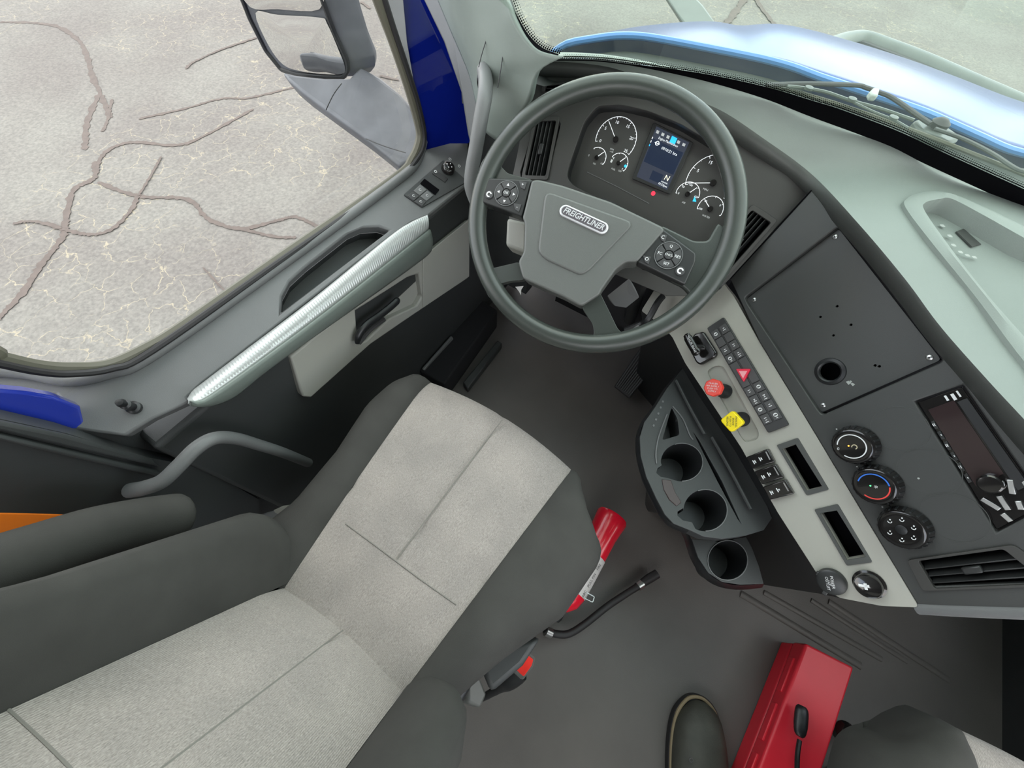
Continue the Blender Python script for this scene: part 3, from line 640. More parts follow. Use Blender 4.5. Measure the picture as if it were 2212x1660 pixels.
link('scuff_marks', bm, M['scuff'], tr, smooth=0)
# edge lip
bm = MB(); n0 = V((-.2, -.8, .5)); rows = [Ks, [a.lerp(b, .25) + n0 * .006 for a, b in zip(Ks, K2s)], [a.lerp(b, .7) + n0 * .008 for a, b in zip(Ks, K2s)], K2s, [p - n0 * .012 for p in K2s]]
grid(bm, rows); link('pad_lip', bm, M['lip'], dash, smooth=70)
# ---- instrument fascia with the cluster opening
clus = [(1290, 229), (1340, 226), (1400, 240), (1470, 268), (1540, 310), (1590, 360), (1604, 392), (1600, 430), (1570, 505), (1552, 552), (1530, 556), (1440, 505), (1340, 452), (1240, 402), (1224, 384), (1228, 362), (1262, 262)]
clh = rnd(FA.pts(clus), .01, 3)
v1 = [(1157, 262), (1204, 254), (1211, 268), (1183, 386), (1126, 386), (1124, 372)]
v2 = [(1625, 447), (1673, 479), (1567, 599), (1520, 566)]
v0 = [(1178, 178), (1236, 184), (1232, 204), (1172, 200)]
fas = [(1152, 150), (1250, 158), (1335, 172), (1432, 210), (1528, 260), (1630, 325), (1751, 411), (1577, 602), (1540, 640), (1440, 640), (1250, 560), (1100, 500), (1098, 420), (1118, 330)]
plate('instrument_fascia', FA.pts(fas), FA.n, .012, M['fascia'], dash, bev=.0015, holes=[clh, FA.pts(v1), FA.pts(v2), FA.pts(v0)])
bm = MB(); DEP = .038
for i in range(len(clh)):
    a, b = clh[i] - FA.n * .010, clh[(i + 1) % len(clh)] - FA.n * .010
    bm.faces.new([bm.verts.new(q) for q in (a, b, b - FA.n * DEP, a - FA.n * DEP)])
link('cluster_hood', bm, M['black'], dash, smooth=30)
def vent(pl, px, parent, nsl, along=1, knob=True, mt='black', lab=None, tabs=True):
    P = pl.pts(px); Q = quad(*P); n = pl.n
    po = thing  # frame
    out = [Q(-.05, -.03), Q(1.05, -.03), Q(1.05, 1.03), Q(-.05, 1.03)]; inn = [Q(.07, .04), Q(.93, .04), Q(.93, .96), Q(.07, .96)]
    f = plate('air_vent', rnd([p + n * .004 for p in out], .006), n, .010, M['fascia'], parent, bev=.0015, holes=[rnd([p + n * .004 for p in inn], .004)], label=lab)
    bm = MB(); w_ = [p - n * .004 for p in inn]; b_ = [p - n * .04 for p in inn]
    for i in range(4): j = (i + 1) % 4; bm.faces.new([bm.verts.new(q) for q in (w_[i], w_[j], b_[j], b_[i])])
    bm.faces.new([bm.verts.new(q) for q in b_]); link('duct', bm, M['void'], f, smooth=0)
    for k in range(nsl):
        s = (k + 1) / (nsl + 1)
        a, b = (Q(.07 + .86 * s, .04), Q(.07 + .86 * s, .96)) if along else (Q(.07, .04 + .92 * s), Q(.93, .04 + .92 * s))
        bm = MB(); add_box(bm, (a + b) / 2 - n * .009, b - a, n + (b - a).cross(n).normalized() * .45, (b - a).cross(n), (b - a).length, .018, .0016); link('vent_slat', bm, M['pod'], f, bev=.0004)
    if knob:
        c = Q(.5, .5); bm = MB(); add_box(bm, c + n * .0, P[3] - P[0] if along else P[1] - P[0], P[1] - P[0] if along else P[3] - P[0], n, .022, .010, .008); link('vent_tab', bm, M['pod'], f, bev=.002)
    return f
vent(FA, [(1157, 258), (1207, 256), (1182, 386), (1130, 384)], dash, 4, 1, lab='left vent beside the gauges')
vent(FA, v2, dash, 4, 1)
vent(FA, v0, dash, 2, 0, False)
# ---- cluster
CF = FA.off(-.040)
cl = thing('instrument_cluster', CF.at(1420, 360) - Z * .05, 'dark instrument cluster with white dials and a centre screen, behind the wheel', 'gauges')
face = [(1290, 225), (1340, 215), (1400, 228), (1480, 262), (1560, 310), (1612, 370), (1622, 430), (1592, 520), (1560, 575), (1530, 575), (1420, 520), (1300, 460), (1215, 415), (1215, 380), (1240, 320), (1255, 262)]
plate('dial_face', CF.pts(face), FA.n, .01, M['fascia'], cl)
CD = CF.off(.0006); uC, vC, nC = basis(FA.n, X)
tube('lens_edge', [CD.at(1268, 372), CD.at(1330, 402), CD.at(1402, 440)], .0008, M['door'], cl, k=5)
def gpx(x, y): return CD.at(x, y)
def rad(x, y, r): return ((CD.at(x + r, y) - CD.at(x - r, y)).length + (CD.at(x, y + r) - CD.at(x, y - r)).length) / 4
def gauge(x, y, r, a0, a1, nmaj, labs, needle, lsz=.0085, nl=.8, cap=.22, sub=2):
    c = gpx(x, y); R_ = rad(x, y, r); bm = MB(); add_arc(bm, c, uC, vC, nC, R_, .0011, a0, a1)
    for i in range(nmaj * sub + 1):
        a = math.radians(a0 + (a1 - a0) * i / (nmaj * sub)); d = uC * math.cos(a) + vC * math.sin(a); l = R_ * (.10 if i % sub == 0 else .05)
        add_box(bm, c + d * (R_ - l / 2) + nC * .0002, d, nC.cross(d), nC, l, .0009 if i % sub == 0 else .0005, .0004)
    dial = link('dial', bm, M['whiteg'], cl, smooth=0)
    for i, s in enumerate(labs):
        a = math.radians(a0 + (a1 - a0) * i / (len(labs) - 1)); d = uC * math.cos(a) + vC * math.sin(a)
        if s: text(s, c + d * R_ * .76, uC, vC, lsz, M['whiteg'], dial, name='numeral')
    a = math.radians(needle); d = uC * math.cos(a) + vC * math.sin(a); bm = MB(); add_box(bm, c + d * R_ * (nl * .45) + nC * .004, d, nC.cross(d), nC, R_ * nl, .0012, .001)
    link('needle', bm, M['whiteg'], dial, smooth=0)
    lathe('needle_hub', c, nC, [(0, 0), (R_ * cap, 0), (R_ * cap, .005), (R_ * cap * .8, .007), (0, .007)], M['gloss'], dial, k=20)
    return c, R_
gauge(1330, 302, 46, 203, -22, 5, ['0', '5', '10', '15', '20', '25'], 139, .0085, .95, .14, 5)
text('RPM', gpx(1322, 323), uC, vC, .0045, M['white'], cl); text('x100', gpx(1321, 328), uC, vC, .004, M['white'], cl)
gauge(1289, 341, 21, 135, -22, 4, ['', '', '', ''], 75 - 20, .005, .9)
text('0', gpx(1272, 336), uC, vC, .006, M['white'], cl); text('100', gpx(1300, 354), uC, vC, .005, M['white'], cl); text('OIL', gpx(1284, 354), uC, vC, .0045, M['white'], cl)
gauge(1336, 353, 21, 160, -30, 4, ['E', '', '', '', 'F'], 66 - 10, .005, .9)
text('FUEL', gpx(1325, 366), uC, vC, .0045, M['white'], cl); text('DEF', gpx(1339, 370), uC, vC, .0045, M['white'], cl)
lathe('blue_mark', gpx(1351, 359), nC, [(0, 0), (.003, 0), (.003, .0004), (0, .0005)], M['blueg'], cl, k=8)
bm = MB(); add_box(bm, gpx(1321, 348), uC, vC, nC, .004, .006, .0005); link('fuel_icon', bm, M['white'], cl, smooth=0)
gauge(1540, 396, 60, 203, -22, 6, ['', '5', '15', '25', '35', '45', '55'], 201, .0085, .95, .12, 2)
text('MPH', gpx(1524, 410), uC, vC, .0055, M['white'], cl)
gauge(1485, 420, 26, 195, 5, 4, ['0', '50', '100', '', '150'], 60 - 2, .0055, .9)
text('AIR', gpx(1477, 438), uC, vC, .005, M['white'], cl); text('psi', gpx(1488, 414), uC, vC, .004, M['white'], cl)
bm = MB(); P_ = [gpx(1501, 424), gpx(1496, 435), gpx(1504, 436)]; add_plate(bm, P_, nC, .0004); link('blue_triangle', bm, M['blueg'], cl, smooth=0)
gauge(1534, 452, 28, 200, -10, 4, ['100', '50', '', '0', ''], 150, .0055, .9)
text('WATER', gpx(1525, 468), uC, vC, .005, M['white'], cl)
lathe('warning_lamp', gpx(1411, 418), nC, [(0, 0), (.0045, 0), (.0045, .0004), (0, .0005)], M['redg'], cl, k=14, label='small red warning lamp')
# screen
BZ = CD.off(.006)
bp_ = BZ.pts([(1412, 264), (1498, 308), (1447, 420), (1365, 386)]); sp_ = BZ.pts([(1418, 273), (1489, 308), (1441, 411), (1375, 382)])
plate('screen_frame', rnd(bp_, .004), nC, .008, M['pod'], cl, bev=.001)
scn = plate('centre_screen', [p + nC * .0004 for p in sp_], nC, .002, M['screen'], cl, label='lit centre screen')
S = quad(*[p + nC * .0008 for p in (sp_[0], sp_[1], sp_[2], sp_[3])]); su = S(1, .5) - S(0, .5); sv = S(.5, 0) - S(.5, 1)
def srect(s0, t0, s1, t1, mt, nm='screen_block'):
    bm = MB(); add_plate(bm, [S(s0, t0), S(s1, t0), S(s1, t1), S(s0, t1)], nC, .0002); return link(nm, bm, M[mt], scn, smooth=0)
srect(.03, .22, .97, .68, 'screend'); srect(.38, .76, .72, .94, 'screend')
for i in range(6):
    if i == 3: srect(.50, .03, .66, .15, 'blueg', 'selected_tab')
    else: srect(.05 + i * .16, .055, .13 + i * .16, .11, 'white', 'tab_icon')
text('Engine Maintenance', S(.47, .165), su, sv, .0062, M['whiteg'], scn, sx=.9)
text('0910:21 hrs', S(.60, .31), su, sv, .0075, M['whiteg'], scn)
text('N', S(.85, .79), su, sv, .014, M['yellowg'], scn); text('autoshift', S(.83, .885), su, sv, .0042, M['whiteg'], scn); text('02:53pm', S(.82, .945), su, sv, .0058, M['whiteg'], scn)
ic = S(.2, .27); bm = MB(); add_arc(bm, ic, uC, vC, nC, .0035, .0014, 0, 360); add_box(bm, ic, uC, vC, nC, .011, .0014, .0003); link('engine_icon', bm, M['whiteg'], scn, smooth=0)
for i in range(3): srect(.005, .20 + i * .07, .025, .24 + i * .07, 'whiteg' if i < 2 else 'blueg', 'side_marker')
# ---- wing panel (angled centre stack)
wing = [(1751, 411), (1800, 470), (1840, 515), (1925, 620), (2000, 722), (2095, 835), (2185, 940), (2420, 1210), (2420, 1318), (2212, 1318), (1985, 1313), (1775, 962), (1640, 738), (1577, 603)]
plq = [(1812, 488), (2040, 780), (1774, 898), (1606, 644)]
rdq = [(1975, 867), (2080, 831), (2262, 1094), (2152, 1152)]
vtq = [(1970, 1210), (2182, 1180), (2290, 1262), (2005, 1274)]
plate('wing_fascia', WG.pts(wing), WG.n, .014, M['wing'], dash, bev=.002, holes=[rnd(WG.pts(plq), .008), WG.pts(rdq), WG.pts([(1978, 1214), (2180, 1186), (2284, 1258), (2008, 1268)])])
tube('seam_line', [WG.off(.001).at(1753, 411), WG.off(.001).at(1665, 508), WG.off(.001).at(1578, 602)], .0012, M['void'], dash, k=5)
# recessed surround of the blanking plate
bm = MB(); H0 = rnd(WG.pts(plq), .008)
for i in range(len(H0)):
    a, b = H0[i] - WG.n * .012, H0[(i + 1) % len(H0)] - WG.n * .012; bm.faces.new([bm.verts.new(q) for q in (a, b, b - WG.n * .012, a - WG.n * .012)])
link('bay_wall', bm, M['black'], dash, smooth=30)
PLp = WG.off(-.010)
bp = thing('blanking_plate', PLp.at(1778, 876) - Z * .01, 'flat black blanking plate with corner screws above the climate knobs', 'plate')
u0, v0_, n0_ = basis(WG.n, uW)
hole_c = PLp.at(1793, 803); holes = [circ(hole_c, u0, v0_, .0165, 20)] + [circ(PLp.at(x, y), u0, v0_, .0022, 8) for x, y in [(1808, 662), (1772, 685), (1838, 702), (1800, 725), (1890, 790), (1899, 792)]]
plate('plate_face', rnd(PLp.pts([(1812, 494), (2034, 778), (1775, 892), (1612, 646)]), .006), WG.n, .004, M['wing'], bp, holes=holes, bev=.0006)
plate('bay_back', PLp.off(-.03).pts([(1812, 494), (2034, 778), (1775, 892), (1612, 646)]), WG.n, .002, M['void'], bp)
lathe('hole_grommet', hole_c, WG.n, [(.0165, -.004), (.0165, .002), (.019, .0035), (.024, .002), (.025, 0)], M['black'], bp, k=28)
for x, y in [(1804, 512), (1629, 648), (1778, 876), (2008, 773)]:
    s_ = lathe('screw', PLp.at(x, y), WG.n, [(0, 0), (.0045, 0), (.0043, .0016), (.003, .0024), (0, .0026)], M['steel'], bp, k=14)
    lathe('screw_socket', PLp.at(x, y) + WG.n * .0024, WG.n, [(0, .0002), (.0016, .0004), (.0018, 0)], M['black'], s_, k=6)
bm = MB()
for x, y, a in [(1833, 826, 6), (1842, 830, 5), (1838, 824, 3)]: bm.faces.new([bm.verts.new(q) for q in [PLp.off(.0004).at(x - a, y - 1), PLp.off(.0004).at(x, y - a * .5), PLp.off(.0004).at(x + a, y + 1), PLp.off(.0004).at(x, y + a)]])
link('scratch', bm, M['scuff'], bp, smooth=0)
# knock-out circles
for x, y in [(1942, 927), (2005, 1020), (2060, 1118)]:
    c = WG.at(x, y); bm = MB(); add_arc(bm, c, u0, v0_, WG.n, .036, .0009, 0, 360, .0004, 48); link('knockout_ring', bm, M['lip'], dash, smooth=0)
lathe('stray_speck', WG.off(.0004).at(1984, 1034), WG.n, [(0, 0), (.0016, 0), (0, .0006)], M['scuff'], dash, k=6)
# ---- radio
rad_t = thing('radio', WG.at(2152, 1150) - Z * .01, 'slim black radio with silver keys at the right of the centre stack', 'radio')
RQ = quad(*[p - WG.n * .006 for p in WG.pts([(1979, 870), (2076, 836), (2258, 1092), (2150, 1148)])])
plate('radio_face', [RQ(0.01, .0), RQ(.99, .0), RQ(.99, 1), RQ(.01, 1)], WG.n, .03, M['gloss'], rad_t, bev=.001)
ru = (RQ(.5, 1) - RQ(.5, 0)).normalized(); rv = (RQ(1, .5) - RQ(0, .5)).normalized()
def rbx(s0, t0, s1, t1, h, mt, nm, par=None, bev=.0005):
    return plate(nm, [RQ(s, t) + WG.n * h for s, t in ((s0, t0), (s1, t0), (s1, t1), (s0, t1))], WG.n, h + .001, M[mt], par or rad_t, bev=bev)
plate('radio_screen', [RQ(s, t) + WG.n * .0012 for s, t in ((.12, .08), (.70, .08), (.70, .70), (.12, .70))], WG.n, .001, mat('smoked screen', (.028, .016, .017), .18, coat=.4), rad_t)
rbx(.74, .10, .96, .84, .003, 'black', 'disc_slot')
for i in range(6):
    k_ = rbx(.03, .17 + i * .085, .11, .235 + i * .085, .003, 'pod', 'preset_key'); p = RQ(.07, .20 + i * .085) + WG.n * .0035
    text('-' if i % 2 else '=', p, ru, -rv, .008, M['white'], k_, bold=True)
for s, t, ww, hh in [(.60, .045, .05, .045), (.74, .055, .07, .055), (.86, .045, .04, .055)]:
    plate('print_patch', [RQ(s + a * ww, t + b * hh) + WG.n * .0018 for a, b in ((-.5, -.5), (.5, -.5), (.5, .5), (-.5, .5))], WG.n, .0004, M['white'], rad_t)
kc = RQ(.42, .72); lathe('volume_knob', kc, WG.n, [(0, 0), (.0135, 0), (.0130, .014), (.011, .016), (0, .015)], M['gloss'], rad_t, k=24)
for (s, t, a) in [(.18, .84, .5), (.40, .87, 0), (.68, .80, -.35), (.30, .96, .3), (.62, .93, -.2)]:
    c = RQ(s, t) + WG.n * .002; d = ru * math.cos(a) + rv * math.sin(a); bm = MB(); add_box(bm, c, d, WG.n.cross(d), WG.n, .020 if t < .9 else .012, .0065, .003); link('silver_key', bm, M['steel'], rad_t, bev=.0008)
rbx(.88, .80, .95, 1.0, .004, 'steel', 'edge_strip')
# ---- climate knobs
for i, (x, y, tw) in enumerate([(1851, 961, 0), (1898, 1046, 0), (1957, 1138, 0)]):
    c = WG.at(x, y)
    bm = MB(); add_lathe(bm, c, WG.n, [(0, .0), (.0325, 0), (.0335, .002), (.0300, .019), (.0285, .0215), (.026, .0225), (.021, .0215), (0, .021)], 44)
    kb = link('climate_knob', bm, M['gloss'], dash, smooth=35, label=['fan speed knob with white arc', 'temperature knob with blue and red arcs', 'airflow direction knob'][i])
    bm = MB()
    for q in range(22):
        a = 2 * math.pi * q / 22; d = u0 * math.cos(a) + v0_ * math.sin(a); add_box(bm, c + d * .0315 + WG.n * .010, d, WG.n.cross(d), WG.n - d * .18, .0026, .0032, .015)
    link('knob_ribs', bm, M['black'], kb, bev=.0004)
    ct = c + WG.n * .0222; ux, vx, nx = basis(WG.n, ray(x + 10, y) - ray(x, y)); vx = vx if True else vx
    if i == 0:
        bm = MB(); add_arc(bm, ct, ux, vx, nx, .0200, .0016, -115, 185, .0006, 60); link('white_arc', bm, M['white'], kb, smooth=0)
        text('0', ct + (ux * math.cos(3.6) + vx * math.sin(3.6)) * .020, ux, vx, .007, M['white'], kb)
        bm = MB(); add_arc(bm, ct + ux * .004, ux, vx, nx, .0036, .0012, -60, 200); link('recirculate_icon', bm, mat('cream print', (.6, .52, .35), .5), kb, smooth=0)
        lathe('pilot_lamp', ct - ux * .004, nx, [(0, 0), (.0013, 0), (.0013, .0006), (0, .0007)], M['lamp_o'], kb, k=8)
    elif i == 1:
        bm = MB(); add_arc(bm, ct, ux, vx, nx, .0205, .0018, 20, 172, .0006, 50); link('blue_arc', bm, M['blue'], kb, smooth=0)
        bm = MB(); add_arc(bm, ct, ux, vx, nx, .0205, .0018, 14, -120, .0006, 50); link('red_arc', bm, M['redp'], kb, smooth=0)
        text('*', ct + ux * .003 - vx * .002, ux, vx, .012, M['white'], kb)
        lathe('pilot_lamp', ct - ux * .004, nx, [(0, 0), (.0013, 0), (.0013, .0006), (0, .0007)], M['lamp_g'], kb, k=8)
    else:
        for q in range(6):
            a = math.radians(150 - q * 58); d = ux * math.cos(a) + vx * math.sin(a); p = ct + d * .0165
            bm = MB(); add_arc(bm, p, ux, vx, nx, .0024, .0010, 180, 380, .0005); add_box(bm, p + vx * .0030, ux, vx, nx, .0018, .0018, .0005); link('airflow_icon', bm, M['white'], kb, smooth=0)
        lathe('knob_dimple', ct, nx, [(0, .0004), (.006, .0006), (.0075, 0)], M['black'], kb, k=18)
    lathe('index_dot', c + (ux * -.8 + vx * .55).normalized() * .0375, WG.n, [(0, 0), (.0013, 0), (0, .0006)], M['white'], dash, k=8)
for a, b in (((1868, 1000), (1882, 1012)), ((1916, 1088), (1930, 1100))):
    tube('guide_line', [WG.off(.0003).at(*a), WG.off(.0003).at(*b)], .0006, M['void'], dash, k=5)
vent(WG, vtq, dash, 3, 0, True, lab='wide vent at the foot of the centre stack')
tube('bottom_roll', cr([WG.off(-.006).at(*q) for q in [(1980, 1313), (2060, 1317), (2212, 1322), (2420, 1326)]], 5), .010, M['door'], dash, k=10)
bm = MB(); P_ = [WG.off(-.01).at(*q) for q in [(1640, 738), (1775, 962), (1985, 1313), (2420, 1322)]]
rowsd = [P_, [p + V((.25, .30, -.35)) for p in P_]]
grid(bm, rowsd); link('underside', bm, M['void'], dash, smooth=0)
# dark filler box added behind the pillar gap, knee panel below the fascia
box_obj('dark_filler', (-.66, .84, .25), (-.43, .88, .80), M['doorlow'], dash)
box_obj('leak_blocker', (-.38, 1.0, .10), (1.20, 1.03, .82), M['darkcarpet'], dash)  # unseen sheet added under the pad to keep daylight out of the footwell
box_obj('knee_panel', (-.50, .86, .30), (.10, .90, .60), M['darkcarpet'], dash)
# ================================================================ GREY SWITCH PANEL
gpn = thing('switch_panel', GP.at(1790, 1285) - Z * .02, 'pale grey slanted panel of switches and brake valves right of the wheel', 'panel')
gout = [(1545, 590), (1585, 640), (1640, 738), (1775, 962), (1985, 1313), (1905, 1310), (1812, 1292), (1788, 1275), (1768, 1245), (1680, 1108), (1600, 966), (1510, 830), (1480, 785), (1452, 728), (1425, 700), (1385, 672), (1430, 600)]
inset = [(1526, 802), (1545, 790), (1563, 792), (1640, 935), (1636, 950), (1610, 957), (1600, 945)]
c1o = [(1678, 962), (1724, 946), (1791, 1058), (1743, 1071)]; c1i = [(1690, 970), (1719, 960), (1777, 1052), (1743, 1060)]
c2o = [(1759, 1101), (1810, 1089), (1885, 1215), (1829, 1222)]; c2i = [(1772, 1109), (1808, 1103), (1870, 1203), (1830, 1210)]
ins_p = rnd(GP.pts(inset), .01)
plate('panel_face', rnd(GP.pts(gout), .006, 3), GP.n, .022, M['grey'], gpn, bev=.003, holes=[ins_p, GP.pts(c1i), GP.pts(c2i)])
bm = MB(); add_plate(bm, [p - GP.n * .005 for p in ins_p], GP.n, .01); link('valve_recess', bm, M['grey'], gpn)
for co, ci in ((c1o, c1i), (c2o, c2i)):
    f = plate('cubby_frame', rnd([p + GP.n * .002 for p in GP.pts(co)], .003), GP.n, .004, M['lip'], gpn, bev=.0012, holes=[[p + GP.n * .002 for p in GP.pts(ci)]])
    bm = MB(); I = GP.off(-.002).pts(ci); D = [p - GP.n * .045 for p in I]
    for i in range(4): j = (i + 1) % 4; bm.faces.new([bm.verts.new(q) for q in (I[i], I[j], D[j], D[i])])
    bm.faces.new([bm.verts.new(q) for q in D]); link('cubby_well', bm, M['void'], f, smooth=0)
uG, vG, nG = basis(GP.n, GP.at(1700, 870) - GP.at(1650, 787))   # uG runs down the panel
# switch bank
bank = [(1529, 710), (1565, 686), (1706, 918), (1661, 936)]
bk = plate('switch_bezel', rnd([p + GP.n * .006 for p in GP.pts(bank)], .004), GP.n, .008, M['pod'], gpn, bev=.001)
BQ = quad(*[p + GP.n * .006 for p in GP.pts(bank)])
ty = .055; cell = .082
icons = ['ENG', '=', 'FAN', '', 'P', 'HTD', 'AXLE', 'LOCK', 'DIFF', 'Z', 'ABS', 'O', 'REGEN', 'D', 'IDLE', 'PTO']
def cellp(s0, s1, t0, t1, h): return [BQ(s, t) + GP.n * h for s, t in ((s0, t0), (s1, t0), (s1, t1), (s0, t1))]
def icon(kind, c, par, sz=.005):
    uu, vv = -vG, uG; uu = (BQ(1, .5) - BQ(0, .5)).normalized(); bm = MB(); a, b = uu, GP.n.cross(uu)
    for i in range(2 + kind % 2):
        add_box(bm, c + uG * (i - .5) * .0042, a, b, GP.n, sz * (1.2 - .25 * ((kind + i) % 3)), .0014, .0005)
    if kind % 3 == 0: add_arc(bm, c, a, b, GP.n, .0034, .0010, 0, 360, .0005, 20)
    if kind % 4 == 1: add_box(bm, c, b, a, GP.n, sz * 1.1, .0011, .0005)
    return link('switch_icon', bm, M['white'], par, smooth=0)
ki = 0
for col_ in (0, 1):
    s0, s1 = (.06, .46) if col_ == 0 else (.54, .94); t = ty
    for r in range(8):
        if r == 4:
            plate('switch_blank', cellp(s0, s1, t + .003, t + .225, .0025), GP.n, .004, M['key'], gpn, bev=.0008); t += .228
        k_ = plate('rocker_switch', cellp(s0, s1, t + .003, t + cell - .003, .003), GP.n, .005, M['key'], gpn, bev=.0008)
        if not (r == 1): icon(ki, BQ((s0 + s1) / 2, t + cell * .5) + GP.n * .0032, k_)
        t += cell; ki += 1
hc = GP.off(.013).at(1604, 811); hu = (GP.at(1624, 800) - GP.at(1588, 800)).normalized(); hv = GP.n.cross(hu)
tri = [GP.off(.013).at(*q) for q in [(1589, 797), (1621, 797), (1606, 826)]]; hz_ = plate('hazard_button', rnd(tri, .003), GP.n, .010, M['redg'] if 0 else mat('hazard red', (.75, .01, .05), .35), gpn, bev=.0015, label='red triangular hazard button')
plate('hazard_mark', [GP.off(.0136).at(*q) for q in [(1596, 802), (1614, 802), (1605, 818)]], GP.n, .0008, mat('hazard pink', (.85, .35, .38), .4), hz_)
# trailer brake lever
bs = rnd(GP.off(.012).pts([(1500, 720), (1519, 716), (1548, 762), (1544, 772), (1512, 789), (1503, 784), (1484, 747)]), .005)
plate('lever_base', bs, GP.n, .014, M['gloss'], gpn, bev=.004, seg=3)
bm = MB(); lc = [GP.off(.034).at(*q) for q in [(1482, 722), (1490, 738), (1500, 755), (1508, 766)]]
add_tube(bm, cr(lc, 5), [.004] + [.008] * 2 + [.0095] * 8 + [.0105] * 2 + [.010, .008, .005], 12, flat=.55, up=GP.n)
lv = link('trailer_brake_lever', bm, M['gloss'], gpn, label='black trailer brake lever')
tube('lever_neck', [GP.off(.01).at(1518, 752), GP.off(.030).at(1500, 750)], .007, M['gloss'], gpn, k=12)
d_ = GP.at(1505, 766) - GP.at(1483, 722); text('TRAILER BRAKE', GP.off(.0400).at(1494, 744), d_, GP.n.cross(d_), .0068, M['white'], lv, sx=.9)
# air brake knobs
def brake(bx, by, fx, fy, kind):
    base = GP.off(-.005).at(bx, by); top = GP.off(.045).at(fx, fy); ax = (top - base).normalized()
    mtm = M['red'] if kind == 'oct' else M['yellow']
    lathe('valve_stem', base, ax, [(.016, 0), (.0155, .012), (.012, .018), (.012, (top - base).length - .008), (0, (top - base).length - .007)], M['black'] if kind == 'oct' else M['rubber'], gpn, k=20)
    u, v, n = basis(GP.n * .9 + ax * .25, ray(fx + 10, fy + 3) - ray(fx, fy)); r = .0185
    if kind == 'oct': L = circ(top, u, v, r * 1.05, 8, math.pi / 8)
    else: L = rnd(circ(top, u, v, r * 1.25, 4, .35), .006, 4)
    kn_ = plate('brake_valve_knob', [p + n * .004 for p in L], n, .013, mtm, gpn, bev=.002, seg=3, label='red octagonal trailer air knob' if kind == 'oct' else 'yellow square parking brake knob')
    tt = top + n * .0042; pm = M['white'] if kind == 'oct' else M['black']
    if kind == 'oct': th = math.radians(14)
    else: th = math.radians(-68)
    a = u * math.cos(th) + v * math.sin(th); b = n.cross(a)
    for i, s in enumerate(['TRAILER', 'AIR SUPPLY', 'PUSH TO', 'SUPPLY'] if kind == 'oct' else ['PARKING', 'BRAKE', 'PUSH TO', 'RELEASE']):
        text(s, tt + b * (.0085 - i * .0055), a, b, .0052, pm, kn_)
brake(1566, 846, 1541, 838, 'oct'); brake(1603, 906, 1582, 911, 'sq')
# three switch modules
for i, q in enumerate([[(1616, 987), (1662, 969), (1677, 998), (1629, 1013)], [(1633, 1018), (1679, 1002), (1696, 1031), (1650, 1046)], [(1651, 1051), (1700, 1035), (1718, 1066), (1666, 1079)]]):
    P_ = [p + GP.n * .012 for p in GP.pts([(x + 0, y + 0) for x, y in q])]; mo = plate('switch_module', P_, GP.n, .014, M['gloss'], gpn, bev=.002)
    Qm = quad(*P_)
    for s, t, k_ in ((.2, .55, 1), (.5, .5, 2 + i), ):
        c = Qm(s, t) + GP.n * .0004; a = (P_[1] - P_[0]).normalized(); b = GP.n.cross(a); bm = MB()
        add_box(bm, c, b, a, GP.n, .008, .0016, .0006); add_box(bm, c + a * .0035, b, a, GP.n, .007 - .001 * k_, .0016, .0006); add_box(bm, c + a * .002, a, b, GP.n, .004, .0012, .0006); link('switch_icon', bm, M['white'], mo, smooth=0)
    c = Qm(.88, .45) + GP.n * .0004; bm = MB(); add_box(bm, c, (P_[2] - P_[1]), GP.n.cross(P_[2] - P_[1]), GP.n, .017, .0022, .0006); link('key_highlight', bm, M['steel'], mo, smooth=0)
# power socket and lighter
pc = GP.at(1797, 1256); ps = lathe('power_socket_cap', pc, GP.n, [(0, 0), (.0225, 0), (.0225, .004), (.021, .009), (.018, .0105), (0, .010)], M['pod'], gpn, k=30, label='round power socket cap with printed lettering')
for q in ((1770, 1241), (1782, 1280)):
    bm = MB(); add_box(bm, GP.off(.006).at(*q), GP.at(*q) - pc, GP.n.cross(GP.at(*q) - pc), GP.n, .010, .008, .006); link('cap_tab', bm, M['pod'], ps, bev=.0015)
d_ = GP.at(1780, 1270) - GP.at(1797, 1236); sg = (GP.at(1790, 1238) - GP.at(1797, 1272))
for i, s in enumerate(['POWER', '12V', 'OUTLET']): text(s, pc + GP.n * .0108 + (GP.at(1807, 1254) - pc) * (.4 - .55 * i), -sg, GP.n.cross(-sg), .0062, M['white'], ps)
lc_ = GP.at(1878, 1262)
lighter = lathe('lighter_knob', lc_, GP.n, [(0, 0), (.0225, 0), (.0225, .003), (.019, .004), (.019, .016), (.0175, .019), (.015, .018), (0, .017)], M['gloss'], gpn, k=30)
bm = MB(); add_box(bm, GP.off(.0185).at(1866, 1266), sg, GP.n.cross(sg), GP.n, .004, .014, .0006); add_box(bm, GP.off(.0185).at(1870, 1268), V(sg), GP.n.cross(sg), GP.n, .010, .004, .0006); link('lighter_icon', bm, M['white'], lighter, smooth=0)
# ================================================================ CUP HOLDER CONSOLE
ZC = .44; CP = Plane((0, 0, ZC), (0, 0, 1)); CL = Plane((0, 0, .36), (0, 0, 1))
cup = thing('cup_holder', CP.at(1500, 1050) - Z * .4, 'black console with three round cup wells beside the switch panel', 'cup holder')
def notch(px, py, rx, ry, a_lo, a_hi, tip):
    L = []
    for i in range(40):
        a = 360 * i / 40
        if a_lo < a < a_hi: continue
        L.append((px + rx * math.cos(math.radians(a)), py + ry * math.sin(math.radians(a)), a))
    out = [q[:2] for q in L if q[2] <= a_lo] + tip + [q[:2] for q in L if q[2] >= a_hi]; return out
h1 = notch(1473, 999, 45, 41, 118, 175, [(1440, 1032), (1428, 1030), (1418, 1022), (1421, 1012), (1430, 1006)])
h2 = notch(1524, 1103, 47, 45, 118, 175, [(1495, 1128), (1475, 1124), (1464, 1114), (1464, 1106), (1476, 1098)])
tp = [(1451, 880), (1464, 906), (1468, 940), (1431, 951)]
